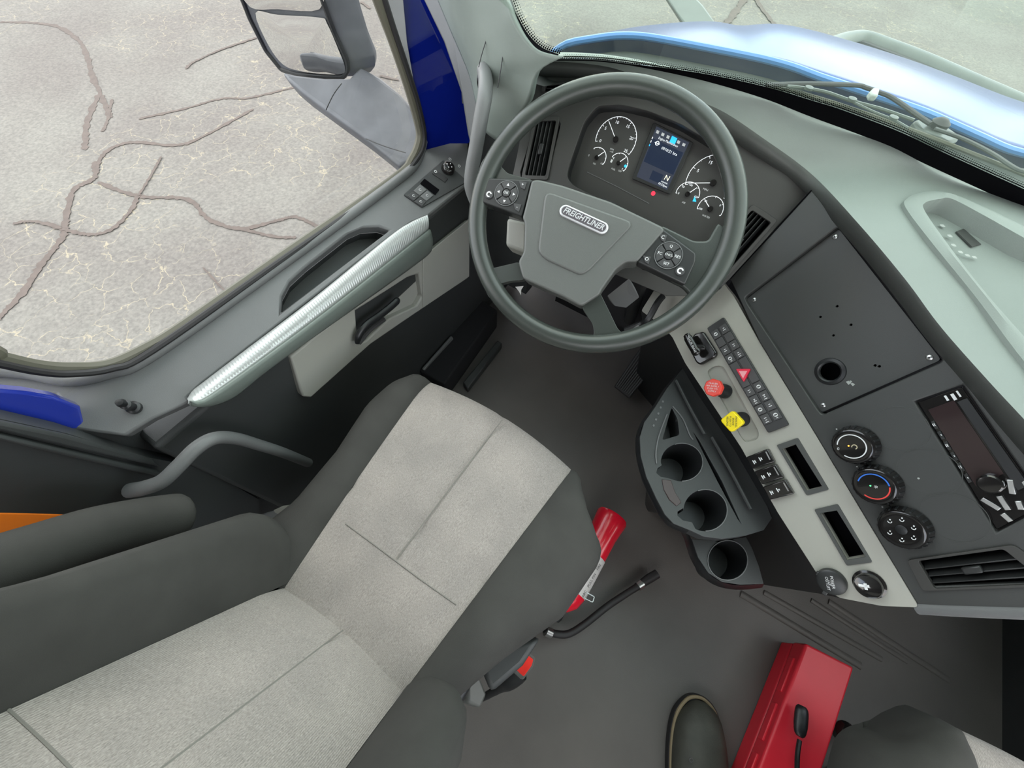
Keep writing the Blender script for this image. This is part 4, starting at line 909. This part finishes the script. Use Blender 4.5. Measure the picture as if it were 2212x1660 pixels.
slit = [(1498, 935), (1510, 950), (1560, 1040), (1600, 1130), (1594, 1122), (1550, 1040)]
top_out = [(1475, 795), (1462, 812), (1440, 840), (1415, 880), (1392, 912), (1382, 945), (1384, 985), (1396, 1030), (1418, 1078), (1436, 1112), (1455, 1132), (1490, 1146), (1520, 1160), (1560, 1165), (1610, 1158), (1650, 1146), (1668, 1120), (1640, 1050), (1580, 935), (1520, 850)]
plate('console_top', CP.pts(top_out), Z, .03, M['doorlow'], cup, bev=.004, holes=[CP.pts(h1), CP.pts(h2), rnd(CP.pts(tp), .006), CP.pts(slit)])
def well(pl, px, dep, f=.82, nm='cup_well', c=None):
    L = pl.pts(px); cc = sum(L, V()) / len(L); bm = MB(); A = [bm.verts.new(p - Z * .002) for p in L]; B = [bm.verts.new(cc + (p - cc) * f - Z * dep) for p in L]
    for i in range(len(L)): j = (i + 1) % len(L); bm.faces.new((A[i], A[j], B[j], B[i]))
    bm.faces.new(B); link(nm, bm, M['black'], cup, smooth=50)
well(CP, h1, .085); well(CP, h2, .085); well(CP, tp, .05, .9, 'pocket_well'); well(CP, slit, .05, .9, 'slot_well')
for px_, cc, rr in (((1473, 999), 0, (45, 41)), ((1524, 1103), 0, (47, 45))):
    L = [CP.off(.001).at(px_[0] + rr[0] * math.cos(math.radians(a)), px_[1] + rr[1] * math.sin(math.radians(a))) for a in range(-110, 100, 10)]; tube('well_rim', L, .0010, M['door'], cup, k=6)
# outer skirt down to the floor
sk = CP.pts([(1475, 795), (1462, 812), (1440, 840), (1415, 880), (1392, 912), (1382, 945), (1384, 985), (1396, 1030), (1418, 1078), (1436, 1112), (1455, 1132), (1490, 1146)])
cen = CP.at(1560, 1000); sk = cr(sk, 4)
rows = [[p - Z * .004 for p in sk], [p + (p - cen).normalized() * .005 - Z * .015 for p in sk], [cen + (p - cen) * .92 - Z * .06 for p in sk], [cen + (p - cen) * .70 - Z * .14 for p in sk], [cen + (p - cen) * .40 - Z * .28 for p in sk], [cen + (p - cen) * .15 - Z * .43 for p in sk]]
bm = MB(); grid(bm, rows); link('console_skirt', bm, M['black'], cup, smooth=60)
plate('maroon_insert', [CP.off(.002).at(*q) for q in [(1430, 1036), (1450, 1038), (1458, 1062), (1472, 1086), (1462, 1094), (1446, 1080), (1434, 1058)]], Z, .008, M['maroon'], cup, bev=.001)
tube('console_ridge', cr([CP.off(.012).at(*q) for q in [(1461, 822), (1490, 880), (1522, 938)]], 4), .004, M['doorlow'], cup, k=8)
tube('console_ridge', cr([CP.off(.012).at(*q) for q in [(1538, 945), (1580, 1020), (1622, 1100)]], 4), .004, M['doorlow'], cup, k=8)
tube('pocket_edge', cr([CP.off(.002).at(*q) for q in [(1453, 878), (1475, 905), (1490, 940), (1497, 950)]], 4), .0016, M['door'], cup, k=6)
tube('front_edge', cr([CP.off(.002).at(*q) for q in [(1441, 895), (1424, 940), (1417, 975), (1418, 1002)]], 4), .0016, M['door'], cup, k=6)
for i in range(5):
    p = CP.off(.001).at(1432 - i * 5, 868 + i * 13); d = (CP.at(1412, 920) - CP.at(1432, 868)).normalized(); bm = MB(); add_box(bm, p, d, Z.cross(d), Z, .006, .004, .001); link('embossed_mark', bm, M['door'], cup, smooth=0)
# lower third cup
h3 = [(1572 + 43 * math.cos(math.radians(a)), 1211 + 43 * math.sin(math.radians(a))) for a in range(0, 360, 10)]
lo_out = [(1494, 1165), (1560, 1168), (1612, 1160), (1625, 1185), (1640, 1225), (1650, 1262), (1600, 1264), (1560, 1258), (1530, 1238), (1508, 1205)]
plate('lower_tray', CL.pts(lo_out), Z, .03, M['doorlow'], cup, bev=.003, holes=[CL.pts(h3)])
well(CL, h3, .075, .88)
tube('well_rim', [CL.off(.001).at(*q) for q in h3], .0011, M['door'], cup, closed=True, k=6)
sk = cr(CL.pts([(1486, 1150), (1494, 1165), (1508, 1205), (1530, 1238), (1560, 1258), (1600, 1265), (1652, 1262)]), 4); cen = CL.at(1590, 1190)
bm = MB(); grid(bm, [[p - Z * .002 for p in sk], [p + (p - cen).normalized() * .008 - Z * .02 for p in sk], [cen + (p - cen) * .72 - Z * .08 for p in sk], [cen + (p - cen) * .4 - Z * .11 for p in sk]]); link('lower_skirt', bm, M['black'], cup, smooth=60)
# dark side below the switch panel
P_ = GP.off(-.02).pts([(1385, 672), (1452, 728), (1510, 830), (1600, 966), (1680, 1108), (1768, 1245), (1812, 1292), (1985, 1313)])
bm = MB(); grid(bm, [P_, [p + V((.03, .03, -.10)) for p in P_], [p + V((.10, .12, -.5)) for p in P_]]); link('panel_side', bm, M['black'], gpn, smooth=40)
# ================================================================ STEERING WHEEL
wt = math.radians(36); wy = math.radians(8)
WN = V((math.sin(wt) * math.sin(wy), -math.sin(wt) * math.cos(wy), math.cos(wt))).normalized()
WC = hd(1292, 470, .67); WP = Plane(WC, WN); we1 = WN.cross(Z).normalized() * -1; we1 = we1 if we1.x > 0 else -we1; we2 = WN.cross(we1)
wh = thing('steering_wheel', WC - WN * .05, 'grey-black four-spoke steering wheel with maker badge on its hub', 'steering wheel')
RR = .2145
bm = MB(); P_ = circ(WC, we1, we2, RR, 96); add_tube(bm, P_, .0165, 14, closed=True, up=WN, flat=.95); rim = link('rim', bm, M['wheel'], wh, smooth=80)
def wplate(name, px, top, th, mt, bev=.003, seg=3, hol=(), par=None, r=0, **k):
    pl = WP.off(top); L = pl.pts(px); L = rnd(L, r) if r else L
    return plate(name, L, WN, th, M[mt], par or wh, bev=bev, seg=seg, holes=[pl.pts(h) for h in hol], **k)
# spokes
wplate('spoke', [(1026, 392), (1040, 350), (1062, 318), (1076, 352), (1096, 374), (1150, 388), (1135, 470), (1040, 442), (1030, 470), (1030, 510), (1020, 500)], .0, .016, 'wheel', bev=.006, r=.006)
wplate('spoke', [(1034, 562), (1040, 576), (1050, 583), (1122, 566), (1134, 604), (1098, 608), (1072, 616), (1060, 634), (1066, 652), (1054, 640), (1038, 600)], .004, .018, 'wheel', bev=.006, r=.006)
wplate('spoke', [(1256, 664), (1296, 632), (1312, 664), (1335, 712), (1350, 724), (1400, 712), (1380, 738), (1340, 752), (1270, 752), (1240, 742), (1272, 738), (1284, 722), (1280, 700)], .004, .018, 'wheel', bev=.006, r=.006)
wplate('spoke', [(1430, 486), (1500, 520), (1530, 520), (1552, 480), (1580, 500), (1568, 560), (1530, 620), (1495, 640), (1476, 620), (1376, 566)], .0, .016, 'wheel', bev=.006, r=.006)
# hub
hub_px = [(1148, 389), (1163, 387), (1216, 400), (1321, 436), (1431, 489), (1436, 497), (1376, 566), (1352, 566), (1331, 581), (1300, 625), (1295, 636), (1255, 662), (1216, 641), (1129, 602), (1119, 565), (1131, 544), (1133, 481), (1128, 471), (1137, 436)]
hubo = wplate('hub_cover', hub_px, .016, .05, 'hub', bev=.010, seg=4, r=.006)
wplate('hub_relief', [(1177, 410), (1161, 544), (1179, 562), (1253, 595), (1270, 587), (1373, 480)], .019, .008, 'hub', bev=.007, seg=4, r=.016, par=hubo)
BP = WP.off(.0225); ba, bb = BP.at(1221, 455), BP.at(1301, 492); bu = (bb - ba).normalized(); bv = WN.cross(bu); bc = (ba + bb) / 2; hl = (bb - ba).length / 2; br = .0098
def stad(r, l, h): return [bc + WN * h + bu * (l + r * math.cos(a)) + bv * r * math.sin(a) for a in [math.radians(q) for q in range(-90, 91, 15)]] + [bc + WN * h + bu * (-l + r * math.cos(a)) + bv * r * math.sin(a) for a in [math.radians(q) for q in range(90, 271, 15)]]
bd = plate('badge', stad(br, hl, 0), WN, .006, M['silver'], hubo, bev=.0015, label='chrome oval badge')
plate('badge_ground', stad(br * .72, hl * .97, .0004), WN, .001, M['badge'], hubo)
text('FREIGHTLINER', bc + WN * .0008, bu, bv, .0132, M['silver'], hubo, sx=.86, shear=.2, bold=True)
# left pod
pl_ = wplate('thumb_pod', [(1055, 384), (1148, 388), (1127, 468), (1034, 434), (1043, 408)], .012, .03, 'pod', bev=.003, r=.004, label='left thumb pod with arrow keys')
pr_ = wplate('thumb_pod', [(1431, 493), (1504, 547), (1503, 566), (1480, 616), (1376, 566)], .012, .03, 'pod', bev=.003, r=.004, label='right thumb pod with cruise keys')
TP = WP.off(.0125); tu, tv, tn = basis(WN, TP.at(1120, 425) - TP.at(1070, 412))
def dpad(x, y, r, par, labs, mid, offs):
    c = TP.at(x, y); R_ = (TP.at(x + r, y) - TP.at(x - r, y)).length / 2
    bm = MB(); add_arc(bm, c, tu, tv, tn, R_, .0012, 0, 360, .0012, 48); link('key_ring', bm, M['door'], par, smooth=0)
    for q in range(4):
        a0 = -40 + q * 90 + offs; bm = MB(); add_arc(bm, c, tu, tv, tn, R_ * .66, R_ * .54, a0 + 2, a0 + 88 - 4, .002, 40); k_ = link('direction_key', bm, M['key'], par, smooth=30)
        am = math.radians(a0 + 44); p = c + (tu * math.cos(am) + tv * math.sin(am)) * R_ * .66 + tn * .0022
        if labs is None:
            d = tu * math.cos(am) + tv * math.sin(am); e = tn.cross(d); bm = MB(); add_plate(bm, [p + d * .0028, p + e * .0024 - d * .0015, p - e * .0024 - d * .0015], tn, .0003); link('arrow_mark', bm, M['white'], k_, smooth=0)
        else: text(labs[q], p, tu, tv, .0062, M['white'], k_)
    b = lathe('centre_key', c, tn, [(0, 0), (R_ * .30, 0), (R_ * .30, .002), (R_ * .26, .0028), (0, .003)], M['key'], par, k=20)
    text(mid, c + tn * .0032, tu, tv, .0065 if len(mid) < 3 else .0048, M['white'], b)
dpad(1094, 418, 25, pl_, None, 'OK', 0)
dpad(1444, 552, 30, pr_, ['RES', 'Q', 'FC', 'SET'], 'CNCL', 0)
for x, y, r, p_ in ((1057, 421, 9, pl_), (1469, 586, 11, pr_)):
    c = TP.at(x, y); R_ = (TP.at(x + r, y) - TP.at(x - r, y)).length / 2; b = lathe('round_key', c, tn, [(0, 0), (R_, 0), (R_ * .9, .002), (0, .0016)], M['key'], p_, k=20)
    bm = MB(); add_arc(bm, c + tn * .0022, tu, tv, tn, R_ * .5, R_ * .28, 20, 300, .0004); link('key_icon', bm, M['white'], b, smooth=0)
for x, y, s, p_ in ((1129, 399, '+', pl_), (1117, 447, '-', pl_), (1432, 513, 'C', pr_), (1397, 560, 'O', pr_)):
    q = [(x - 8, y - 8), (x + 9, y - 5), (x + 4, y + 11), (x - 4, y + 6)]; k_ = plate('corner_key', [TP.off(.0012).at(*a) for a in q], WN, .002, M['key'], p_, bev=.0005); text(s, TP.off(.0016).at(x, y), tu, tv, .008, M['white'], k_)
# column and stalk
col = thing('steering_column', WC - WN * .30, 'dark steering column shroud behind the wheel hub', 'column')
cx_ = WC - WN * .045
bm = MB(); cdir = V((0, .62, -.78)).normalized()
add_tube(bm, [cx_, cx_ + cdir * .05, cx_ + cdir * .12, cx_ + cdir * .25], [.060, .066, .062, .045], 18, flat=.8); link('shroud', bm, M['black'], col, smooth=50)
plate('shroud_side', [hd(*q) for q in [(1095, 470, .77), (1138, 480, .75), (1136, 548, .76), (1092, 530, .78)]], WN, .05, M['insert'], col, bev=.006, label='pale shroud side')
plate('shroud_cover', [hd(*q) for q in [(1310, 640, .74), (1360, 600, .72), (1375, 630, .76), (1345, 655, .80), (1318, 650, .78)]], V((-.3, -.5, .8)), .03, M['door'], col, bev=.004)
tube('steering_shaft', [hd(1400, 560, .86), hd(1360, 690, 1.2)], .018, M['black'], col, k=10)
tube('wire_loom', cr([hd(*q) for q in [(1350, 715, 1.0), (1385, 700, .98), (1400, 690, .96), (1420, 655, .95), (1432, 640, .95)]], 4), .008, M['black'], col, k=8)
plate('wire_bracket', [hd(*q) for q in [(1350, 722, .95), (1378, 702, .93), (1384, 706, .93), (1356, 730, .95)]], WN, .01, M['door'], col, bev=.002)
tube('gear_stalk', cr([hd(*q) for q in [(1450, 560, .76), (1500, 600, .74), (1535, 618, .72), (1552, 612, .71)]], 4), [.007] * 9 + [.011] * 3 + [.010], M['black'], col, k=12)
plate('stalk_end', [hd(*q) for q in [(1528, 625, .715), (1548, 594, .705), (1558, 604, .705), (1536, 642, .715), (1522, 642, .72)]], WN, .02, M['black'], col, bev=.004)
plate('paper_tag', [hd(*q) for q in [(1113, 620, .80), (1131, 618, .80), (1126, 626, .80), (1125, 638, .80), (1121, 630, .80)]], WN, .0008, M['label'], label='tiny torn white paper tag hanging under the wheel hub', cat='tag')
# ================================================================ PEDALS
ped = thing('accelerator_pedal', hz(1345, 850, 0), 'ribbed black rubber accelerator pedal under the steering wheel', 'pedal')
PQ = quad(hz(1326, 836, .06), hz(1359, 862, .06), hz(1458, 742, .19), hz(1405, 718, .19))
pn = (PQ(1, .5) - PQ(0, .5)).cross(PQ(.5, 1) - PQ(.5, 0)).normalized(); pn = pn if pn.z > 0 else -pn
plate('pedal_pad', [PQ(0, 0), PQ(1, 0), PQ(1, 1), PQ(0, 1)], pn, .02, M['rubber'], ped, bev=.004)
for i in range(9):
    s = .08 + i * .105; bm = MB(); a, b = PQ(s, .04), PQ(s, .96); add_box(bm, (a + b) / 2 + pn * .0015, b - a, pn.cross(b - a), pn, (b - a).length, .0045, .004); link('pedal_rib', bm, M['doorlow'], ped, bev=.001)
box_obj('pedal_hinge', PQ(.5, .5) + V((-.02, .06, -.08)), PQ(.5, .5) + V((.02, .12, -.02)), M['black'], ped)
bk_ = thing('brake_pedal', hz(1290, 700, .0), 'black brake pedal deep in the footwell behind the wheel', 'pedal')
b0 = hz(1305, 640, .20); plate('pedal_pad', [b0 + V((-.05, 0, 0)), b0 + V((.05, 0, 0)), b0 + V((.05, .05, .05)), b0 + V((-.05, .05, .05))], V((0, -.7, .7)), .015, M['rubber'], bk_, bev=.003)
tube('pedal_arm', [b0 + V((0, .03, .02)), b0 + V((0, .12, .12)), b0 + V((0, .18, .4))], .008, M['black'], bk_, k=8)
# step edges to the left of the floor
plate('dead_pedal', [hz(x, y, .03) for x, y in [(1010, 840), (1085, 742), (1075, 735), (1000, 826)]], Z, .04, M['doorlow'], floor, bev=.004)
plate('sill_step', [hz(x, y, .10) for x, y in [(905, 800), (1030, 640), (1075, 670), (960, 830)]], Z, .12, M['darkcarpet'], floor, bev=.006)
# ================================================================ DRIVER SEAT
def lerp(a, b, t): return a + (b - a) * t
def seat(name, label, ox, full=True):
    st = thing(name, (ox - .18, .05, 0), label, 'seat')
    # cushion lies along y -.16 .. .30 ; columns across
    def prof(t):  # t 0 rear .. 1 front : seam half widths, outer half widths
        sl = lerp(-.311, -.370, t); sr = lerp(-.049, .000, t)
        ol = [(-.0, -.455), (.25, -.425), (.5, -.430), (.75, -.455), (1, -.450)]; orr = [(0, .015), (.25, .060), (.5, .118), (.75, .134), (1, .105)]
        if not full: ol = [(0, -.47), (.25, -.485), (.5, -.49), (.75, -.485), (1, -.465)]
        def it(tb):
            for (a, va), (b, vb) in zip(tb, tb[1:]):
                if a <= t <= b: return lerp(va, vb, (t - a) / (b - a))
        return sl, sr, it(ol), it(orr)
    def P(col, t):
        sl, sr, l, r = prof(t); y = lerp(-.175, .285, t); zt = .505 + .010 * math.sin(math.pi * min(1, t)) - (.012 * max(0, t - .8) / .2)
        cx = (sl + sr) / 2
        front = 1 - ((col - .5) * 2) ** 2 * .0
        if col == 'ls': return V((sl, y, zt - .002))
        if col == 'rs': return V((sr, y, zt - .002))
    NT = 26
    def edge_bulge(x): return .0
    ts = [i / NT for i in range(NT + 1)]
    # light centre panel: columns across with slight crown, stitched valley down the middle and across
    NCc = 24
    rows = []
    for t in ts + [1.02, 1.04, 1.06]:
        tt = min(1, t); sl, sr, l, r = prof(tt); row = []
        for i in range(NCc + 1):
            s = i / NCc; x = lerp(sl, sr, s); y = lerp(-.175, .285, t) + .018 * (1 - (2 * s - 1) ** 2) * t
            z = .505 + .008 * math.sin(math.pi * tt) + .007 * math.sin(math.pi * s) - (0 if t <= .88 else .035 * ((t - .88) / .18) ** 2 + (.03 if t > 1.03 else 0) + (.05 if t > 1.05 else 0))
            if i == NCc // 2 and tt > .42: z -= .0035
            if abs(t - 11 / NT) < .001: z -= .0035
            row.append(V((x + ox, y, z)))
        rows.append(row)
    bm = MB(); grid(bm, rows); link('cushion_panel', bm, M['cloth'], st, smooth=60, label='light grey cloth centre')
    def surf(x, y):
        t = (y + .175) / .46; sl, sr, l, r = prof(min(1, t)); q = (x - sl) / (sr - sl); return V((x + ox, y, .505 + .008 * math.sin(math.pi * min(1, t)) + .007 * math.sin(math.pi * q) + .0006))
    if full:
        for px in ([(858, 1208), (920, 1125), (1000, 1018), (1085, 905)], [(745, 1131), (825, 1190), (905, 1250), (985, 1307)]):
            L = [hz(x, y, .518) for x, y in px]; L = resamp(cr(L, 4), 30); tube('stitched_seam', [surf(p.x, p.y) for p in L], .0011, M['seam'], st, k=5)
    for side in (0, 1):
        rows = []
        for t in ts + [1.02, 1.04, 1.06]:
            tt = min(1, t); sl, sr, l, r = prof(tt); a, b = (sl, l) if side == 0 else (sr, r); row = []
            corner = max(0, t - .8) / .26; pull = corner * corner * ((.015 if full else .04) if side == 0 else .06)
            z0 = .505 + .008 * math.sin(math.pi * tt) - (0 if t <= .88 else .035 * ((t - .88) / .18) ** 2 + (.03 if t > 1.03 else 0) + (.05 if t > 1.05 else 0))
            y0 = lerp(-.175, .285, t)
            for k, (f, dz) in enumerate([(0, -.001), (.03, .004), (.2, .012), (.4, .016), (.6, .012), (.8, -.002), (.93, -.022), (1.0, -.05), (1.0, -.10), (.93, -.15)]):
                row.append(V((lerp(a, b, f) * 1 + ox - (pull * f if side else -pull * f), y0 - ((.03 if full else .07 * f) if side == 0 else .09) * corner * f * f, max(.375, z0 + dz))))
            rows.append(row)
        bm = MB(); grid(bm, rows, flip=side == 1); link('side_bolster', bm, M['darkfab'], st, smooth=70)
    dx = 0 if full else .14
    box_obj('seat_pan', (ox - .40 + dx * 1.4, -.20, .36), (ox + .04, .27 if full else .18, .43), M['black'], st, bev=.01)
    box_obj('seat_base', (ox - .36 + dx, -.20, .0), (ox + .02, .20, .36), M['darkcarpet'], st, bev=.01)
    # backrest
    if not full:
        return st
    rec = math.radians(24); bu_ = V((0, -math.sin(rec), math.cos(rec))); bn = V((0, math.cos(rec), math.sin(rec))); b0 = V((ox, -.158, .50))
    NS = 34; rows = []
    def BPt(x, s, h): return V((x + ox, 0, 0)) + V((0, -.158, .50)) + bu_ * s + bn * h
    for j in range(-2, NS + 1):
        s = j * .78 / NS; row = []
        for i in range(NCc + 1):
            f = i / NCc; x = lerp(-.313, -.049, f); h = .012 * math.sin(math.pi * f) + (.0 if j > 2 else -.006 * (3 - j) ** 1.3 * .5)
            if i == NCc // 2: h -= .0035
            if j in (18,): h -= .004
            row.append(BPt(x, s, h))
        rows.append(row)
    bm = MB(); grid(bm, rows); link('backrest_panel', bm, M['cloth'], st, smooth=60, label='light grey cloth centre')
    tube('stitched_seam', [BPt(-.181, q * .02, .0085) for q in range(1, 38)], .0012, M['seam'], st, k=5)
    tube('stitched_seam', [BPt(-.313 + .264 * q / 20, .345, .012 * math.sin(math.pi * q / 20) + .0006) for q in range(21)], .0012, M['seam'], st, k=5)
    for side in (0, 1):
        rows = []
        for j in range(-3, NS + 1):
            s = j * .78 / NS; tt = min(1, max(0, (s + (.06 if side == 0 else .025)) / .12)); g = math.sin(tt * math.pi / 2); row = []
            a = -.313 if side == 0 else -.049
            wmax = ((.145 - .055 * min(1, max(0, s) / .33)) if side == 0 else .120); hmax = .085
            for k, (f, h) in enumerate([(0, -.002), (.04, .010), (.2, .045), (.42, .078), (.62, .088), (.8, .076), (.95, .035), (1.0, -.02), (.98, -.10)]):
                ww = wmax * (g if k > 0 else 1) * f; x = a - ww if side == 0 else a + ww
                row.append(BPt(x, s if k else s, h * g + (0 if h < 0 else 0)))
            rows.append(row)
        bm = MB(); r0 = grid(bm, rows, flip=side == 0); link('back_bolster', bm, M['darkfab'], st, smooth=70)
    back = [V((ox - .40, 0, 0)), V((ox + .03, 0, 0))]
    bm = MB(); add_box(bm, V((ox - .18, -.158, .5)) + bu_ * .36 - bn * .07, X, bu_, bn, .40, .78, .08); link('back_shell', bm, M['black'], st, bev=.02)
    return st
ds = seat('driver_seat', 'driver seat with light grey cloth centre and charcoal bolsters', 0)
# recliner hinge pieces beside the junction
plate('hinge_cover', [hd(*q) for q in [(548, 1112, .90), (600, 1098, .88), (640, 1105, .88), (630, 1130, .88), (600, 1135, .88), (580, 1150, .88), (560, 1130, .9)]], V((-.4, .4, .8)), .03, M['door'], ds, bev=.006)
plate('hinge_cap', [hd(*q) for q in [(590, 1102, .87), (612, 1092, .865), (644, 1088, .86), (642, 1098, .86), (612, 1114, .865)]], V((-.4, .4, .8)), .008, M['grey'], ds, bev=.002)
plate('hinge_cover', [hd(*q) for q in [(1012, 1468, .86), (1020, 1450, .86), (1040, 1470, .86), (1052, 1500, .86), (1040, 1530, .84), (1010, 1520, .84)]], V((.4, .4, .8)), .03, M['hub'], ds, bev=.006)
plate('side_shield', [hz(x, y, .40) for x, y in [(1045, 1408), (1100, 1392), (1170, 1378), (1130, 1440), (1060, 1500), (1040, 1450)]], Z, .25, M['doorlow'], ds, bev=.01)
# armrest left of backrest
ab = [hx(x, y, X_) for x, y, X_ in [(398, 1112, -.50), (375, 1116, -.50), (300, 1130, -.50), (200, 1155, -.495), (80, 1196, -.49), (-60, 1246, -.48), (-160, 1285, -.47)]]
ar = thing('armrest', ab[0] - Z * .05, 'charcoal cloth armrest folded up along the left of the seat back', 'armrest')
bm = MB(); add_tube(bm, cr(ab, 6), [.012, .020, .026, .030, .033, .035] + [.036] * 40, 16, flat=1.0); 
bm2 = bm; link('armrest_pad', bm, M['darkfab'], ar, smooth=80)
# buckle
bq = [hd(*q) for q in [(1103, 1444, .82), (1131, 1403, .80), (1157, 1422, .80), (1152, 1440, .81), (1130, 1470, .82)]]
bt = thing('seat_belt_buckle', hd(1060, 1500, .92), 'seat belt buckle with a red release button beside the driver seat', 'buckle')
bnrm = (C - bq[0]).normalized() + V((.2, .1, 0))
plate('buckle_body', rnd(bq, .004), bnrm, .02, M['hub'], bt, bev=.003)
cq = sum(bq, V()) / 5; plate('release_button', rnd([cq + (p - cq) * .78 + bnrm.normalized() * .001 for p in bq], .004), bnrm, .004, mat('buckle red', (.80, .03, .02), .4), bt, bev=.0015, label='red release button')
plate('button_slot', [hd(*q) for q in [(1113, 1436, .806), (1126, 1418, .80), (1130, 1422, .80), (1118, 1438, .806)]], bnrm, .001, M['void'], bt)
tube('buckle_stalk', cr([hd(1122, 1452, .845), hd(1100, 1475, .86), hd(1075, 1490, .89), hd(1040, 1510, .93)], 5), [.020, .020, .020, .019, .018, .017, .016, .014, .012, .011, .010, .010, .009, .009, .008, .008], M['black'], bt, k=10, flat=.6)
# ================================================================ FIRE EXTINGUISHER
e0 = hz(1322, 1118, .075); e1 = hz(1212, 1318, .075); ed = (e1 - e0).normalized()
ex = thing('fire_extinguisher', e1 - Z * .06, 'red fire extinguisher lying on the floor under the seat edge', 'extinguisher')
L_ = (e1 - e0).length
lathe('cylinder', e0, ed, [(0, -.004), (.044, -.004), (.047, .004), (.044, .03), (.041, .06), (.040, L_ - .05), (.034, L_ - .025), (.018, L_ - .005), (.012, L_), (0, L_)], M['ext'], ex, k=30)
lathe('label_band', e0, ed, [(.0412, .125), (.0415, .126), (.0415, L_ - .055), (.0408, L_ - .054)], M['label'], ex, k=30, label='white printed label')
u, v, n = basis(V((.4, 0, .9)), ed)
for i, s in enumerate(['FIRE', 'PULL PIN', 'ABC']): text(s, e0 + ed * (.15 + i * .04) + V((.028, .0, .0318)), -ed, n.cross(-ed), .010, M['black'], ex)
lathe('valve_head', e1, ed, [(0, 0), (.014, 0), (.014, .02), (.010, .03), (0, .03)], M['black'], ex, k=14)
tube('pull_pin', rnd([hz(x, y, .10) for x, y in [(1258, 1276), (1284, 1290), (1280, 1302), (1253, 1288)]], .003, 3), .0016, M['steel'], ex, closed=True, k=6)
hs = cr([hz(*q) for q in [(1178, 1362, .06), (1200, 1370, .045), (1228, 1370, .04), (1262, 1350, .035), (1310, 1312, .03), (1350, 1285, .03), (1382, 1265, .03)]], 6)
tube('hose', hs, .0095, M['rubber'], ex, k=12, label='black discharge hose')
tube('nozzle', [hz(1376, 1268, .03), hz(1400, 1252, .032), hz(1420, 1240, .035)], [.010, .0125, .0125], M['rubber'], ex, k=14)
tube('hose_clamp', [hz(1378, 1268, .03), hz(1388, 1261, .03)], .0125, M['steel'], ex, k=14)
tube('hose_clamp', [hz(1178, 1363, .06), hz(1190, 1369, .052)], .0125, M['steel'], ex, k=14)
# ================================================================ RED BOX
rb = thing('emergency_kit_box', hz(1690, 1378, 0), 'long red plastic box on the floor between the seats', 'box')
Tl, Tr = hz(1741, 1390, .10), hz(1846, 1443, .10); bl = hz(1640, 1660, .10); dirb = (bl - Tl).normalized(); Tw = (Tr - Tl)
LB = .46
top4 = [Tl, Tr, Tr + dirb * LB, Tl + dirb * LB]
plate('box_lid', top4, Z, .05, M['redbox'], rb, bev=.006, seg=3)
cb = sum(top4, V()) / 4; plate('box_body', [cb + (p - cb) * .985 - Z * .052 for p in top4], Z, .047, M['redbox'], rb, bev=.004)
for i in range(3):
    p = Tl + dirb * (.05 + i * .12) - Z * .028; sn = dirb.cross(Z).normalized(); sn = sn if sn.x < 0 else -sn; bm = MB(); add_box(bm, p + sn * .001 + dirb * .04, dirb, Z, sn, .09, .020, .006); link('side_rib', bm, M['redbox'], rb, bev=.002)
# ================================================================ PASSENGER SEAT
ps_ = seat('passenger_seat', 'passenger seat corner with charcoal bolster and light cloth at lower right', 1.05, False)
WL[ps_.name] = WL[ps_.name]
ps_.location = ps_.location + (hz(2050, 1563, .5) - hz(2012, 1436, .5) + hz(2050, 1563, .5) - hz(2003, 1597, .5)); WL[ps_.name] = ps_.location.copy()
tube('recline_lever', cr([hd(*q) for q in [(1733, 1526, .93), (1730, 1560, .915), (1727, 1592, .90)]], 5), [.009, .013, .0145, .015, .015, .015, .015, .014, .013, .011, .007], M['black'], ps_, k=12, flat=.7, label='black ribbed lever')
tube('lever_rod', cr([hd(*q) for q in [(1727, 1600, .90), (1722, 1640, .88), (1722, 1700, .86)]], 5), .005, M['black'], ps_, k=8)
lathe('adjuster_knob', hd(1822, 1585, .98), (-.3, .1, .9), [(0, 0), (.026, 0), (.024, .02), (.012, .03), (0, .031)], M['gloss'], ps_, k=18)
# ================================================================ SHOE
sh = thing('shoe', hz(1505, 1600, 0), "photographer's dark olive shoe with tan welt, at the bottom edge", 'shoe')
outl = [(1444, 1700), (1443, 1640), (1447, 1580), (1458, 1535), (1480, 1508), (1500, 1500), (1525, 1508), (1548, 1535), (1560, 1575), (1568, 1640), (1572, 1700)]
so = cr([hz(x, y, .022) for x, y in outl], 5); plate('sole', so, Z, .022, M['rubber'], sh, bev=.003)
tube('welt', cr([hz(x, y, .028) for x, y in [(1450, 1700), (1449, 1640), (1453, 1582), (1463, 1540), (1482, 1513), (1500, 1506), (1522, 1513), (1543, 1538), (1554, 1575), (1561, 1640)]], 5), .0042, M['welt'], sh, k=8)
cs = sum(so, V()) / len(so); b = hz(1506, 1720, .03); rows = []
for f, h in ((.94, .028), (.93, .04), (.86, .055), (.70, .068), (.45, .078), (.15, .085)):
    rows.append([b + (V((p.x, p.y, 0)) - V((b.x, b.y, 0))) * f + V((0, 0, 1)) * (h - .03) for p in so])
bm = MB(); grid(bm, rows); link('upper', bm, M['shoe'], sh, smooth=80)
bm = MB(); add_arc(bm, hz(1489, 1640, .078) + Z * .008, X, Y, Z, .0035, .002, 0, 360, .002, 20); link('lace_eyelet', bm, M['steel'], sh)
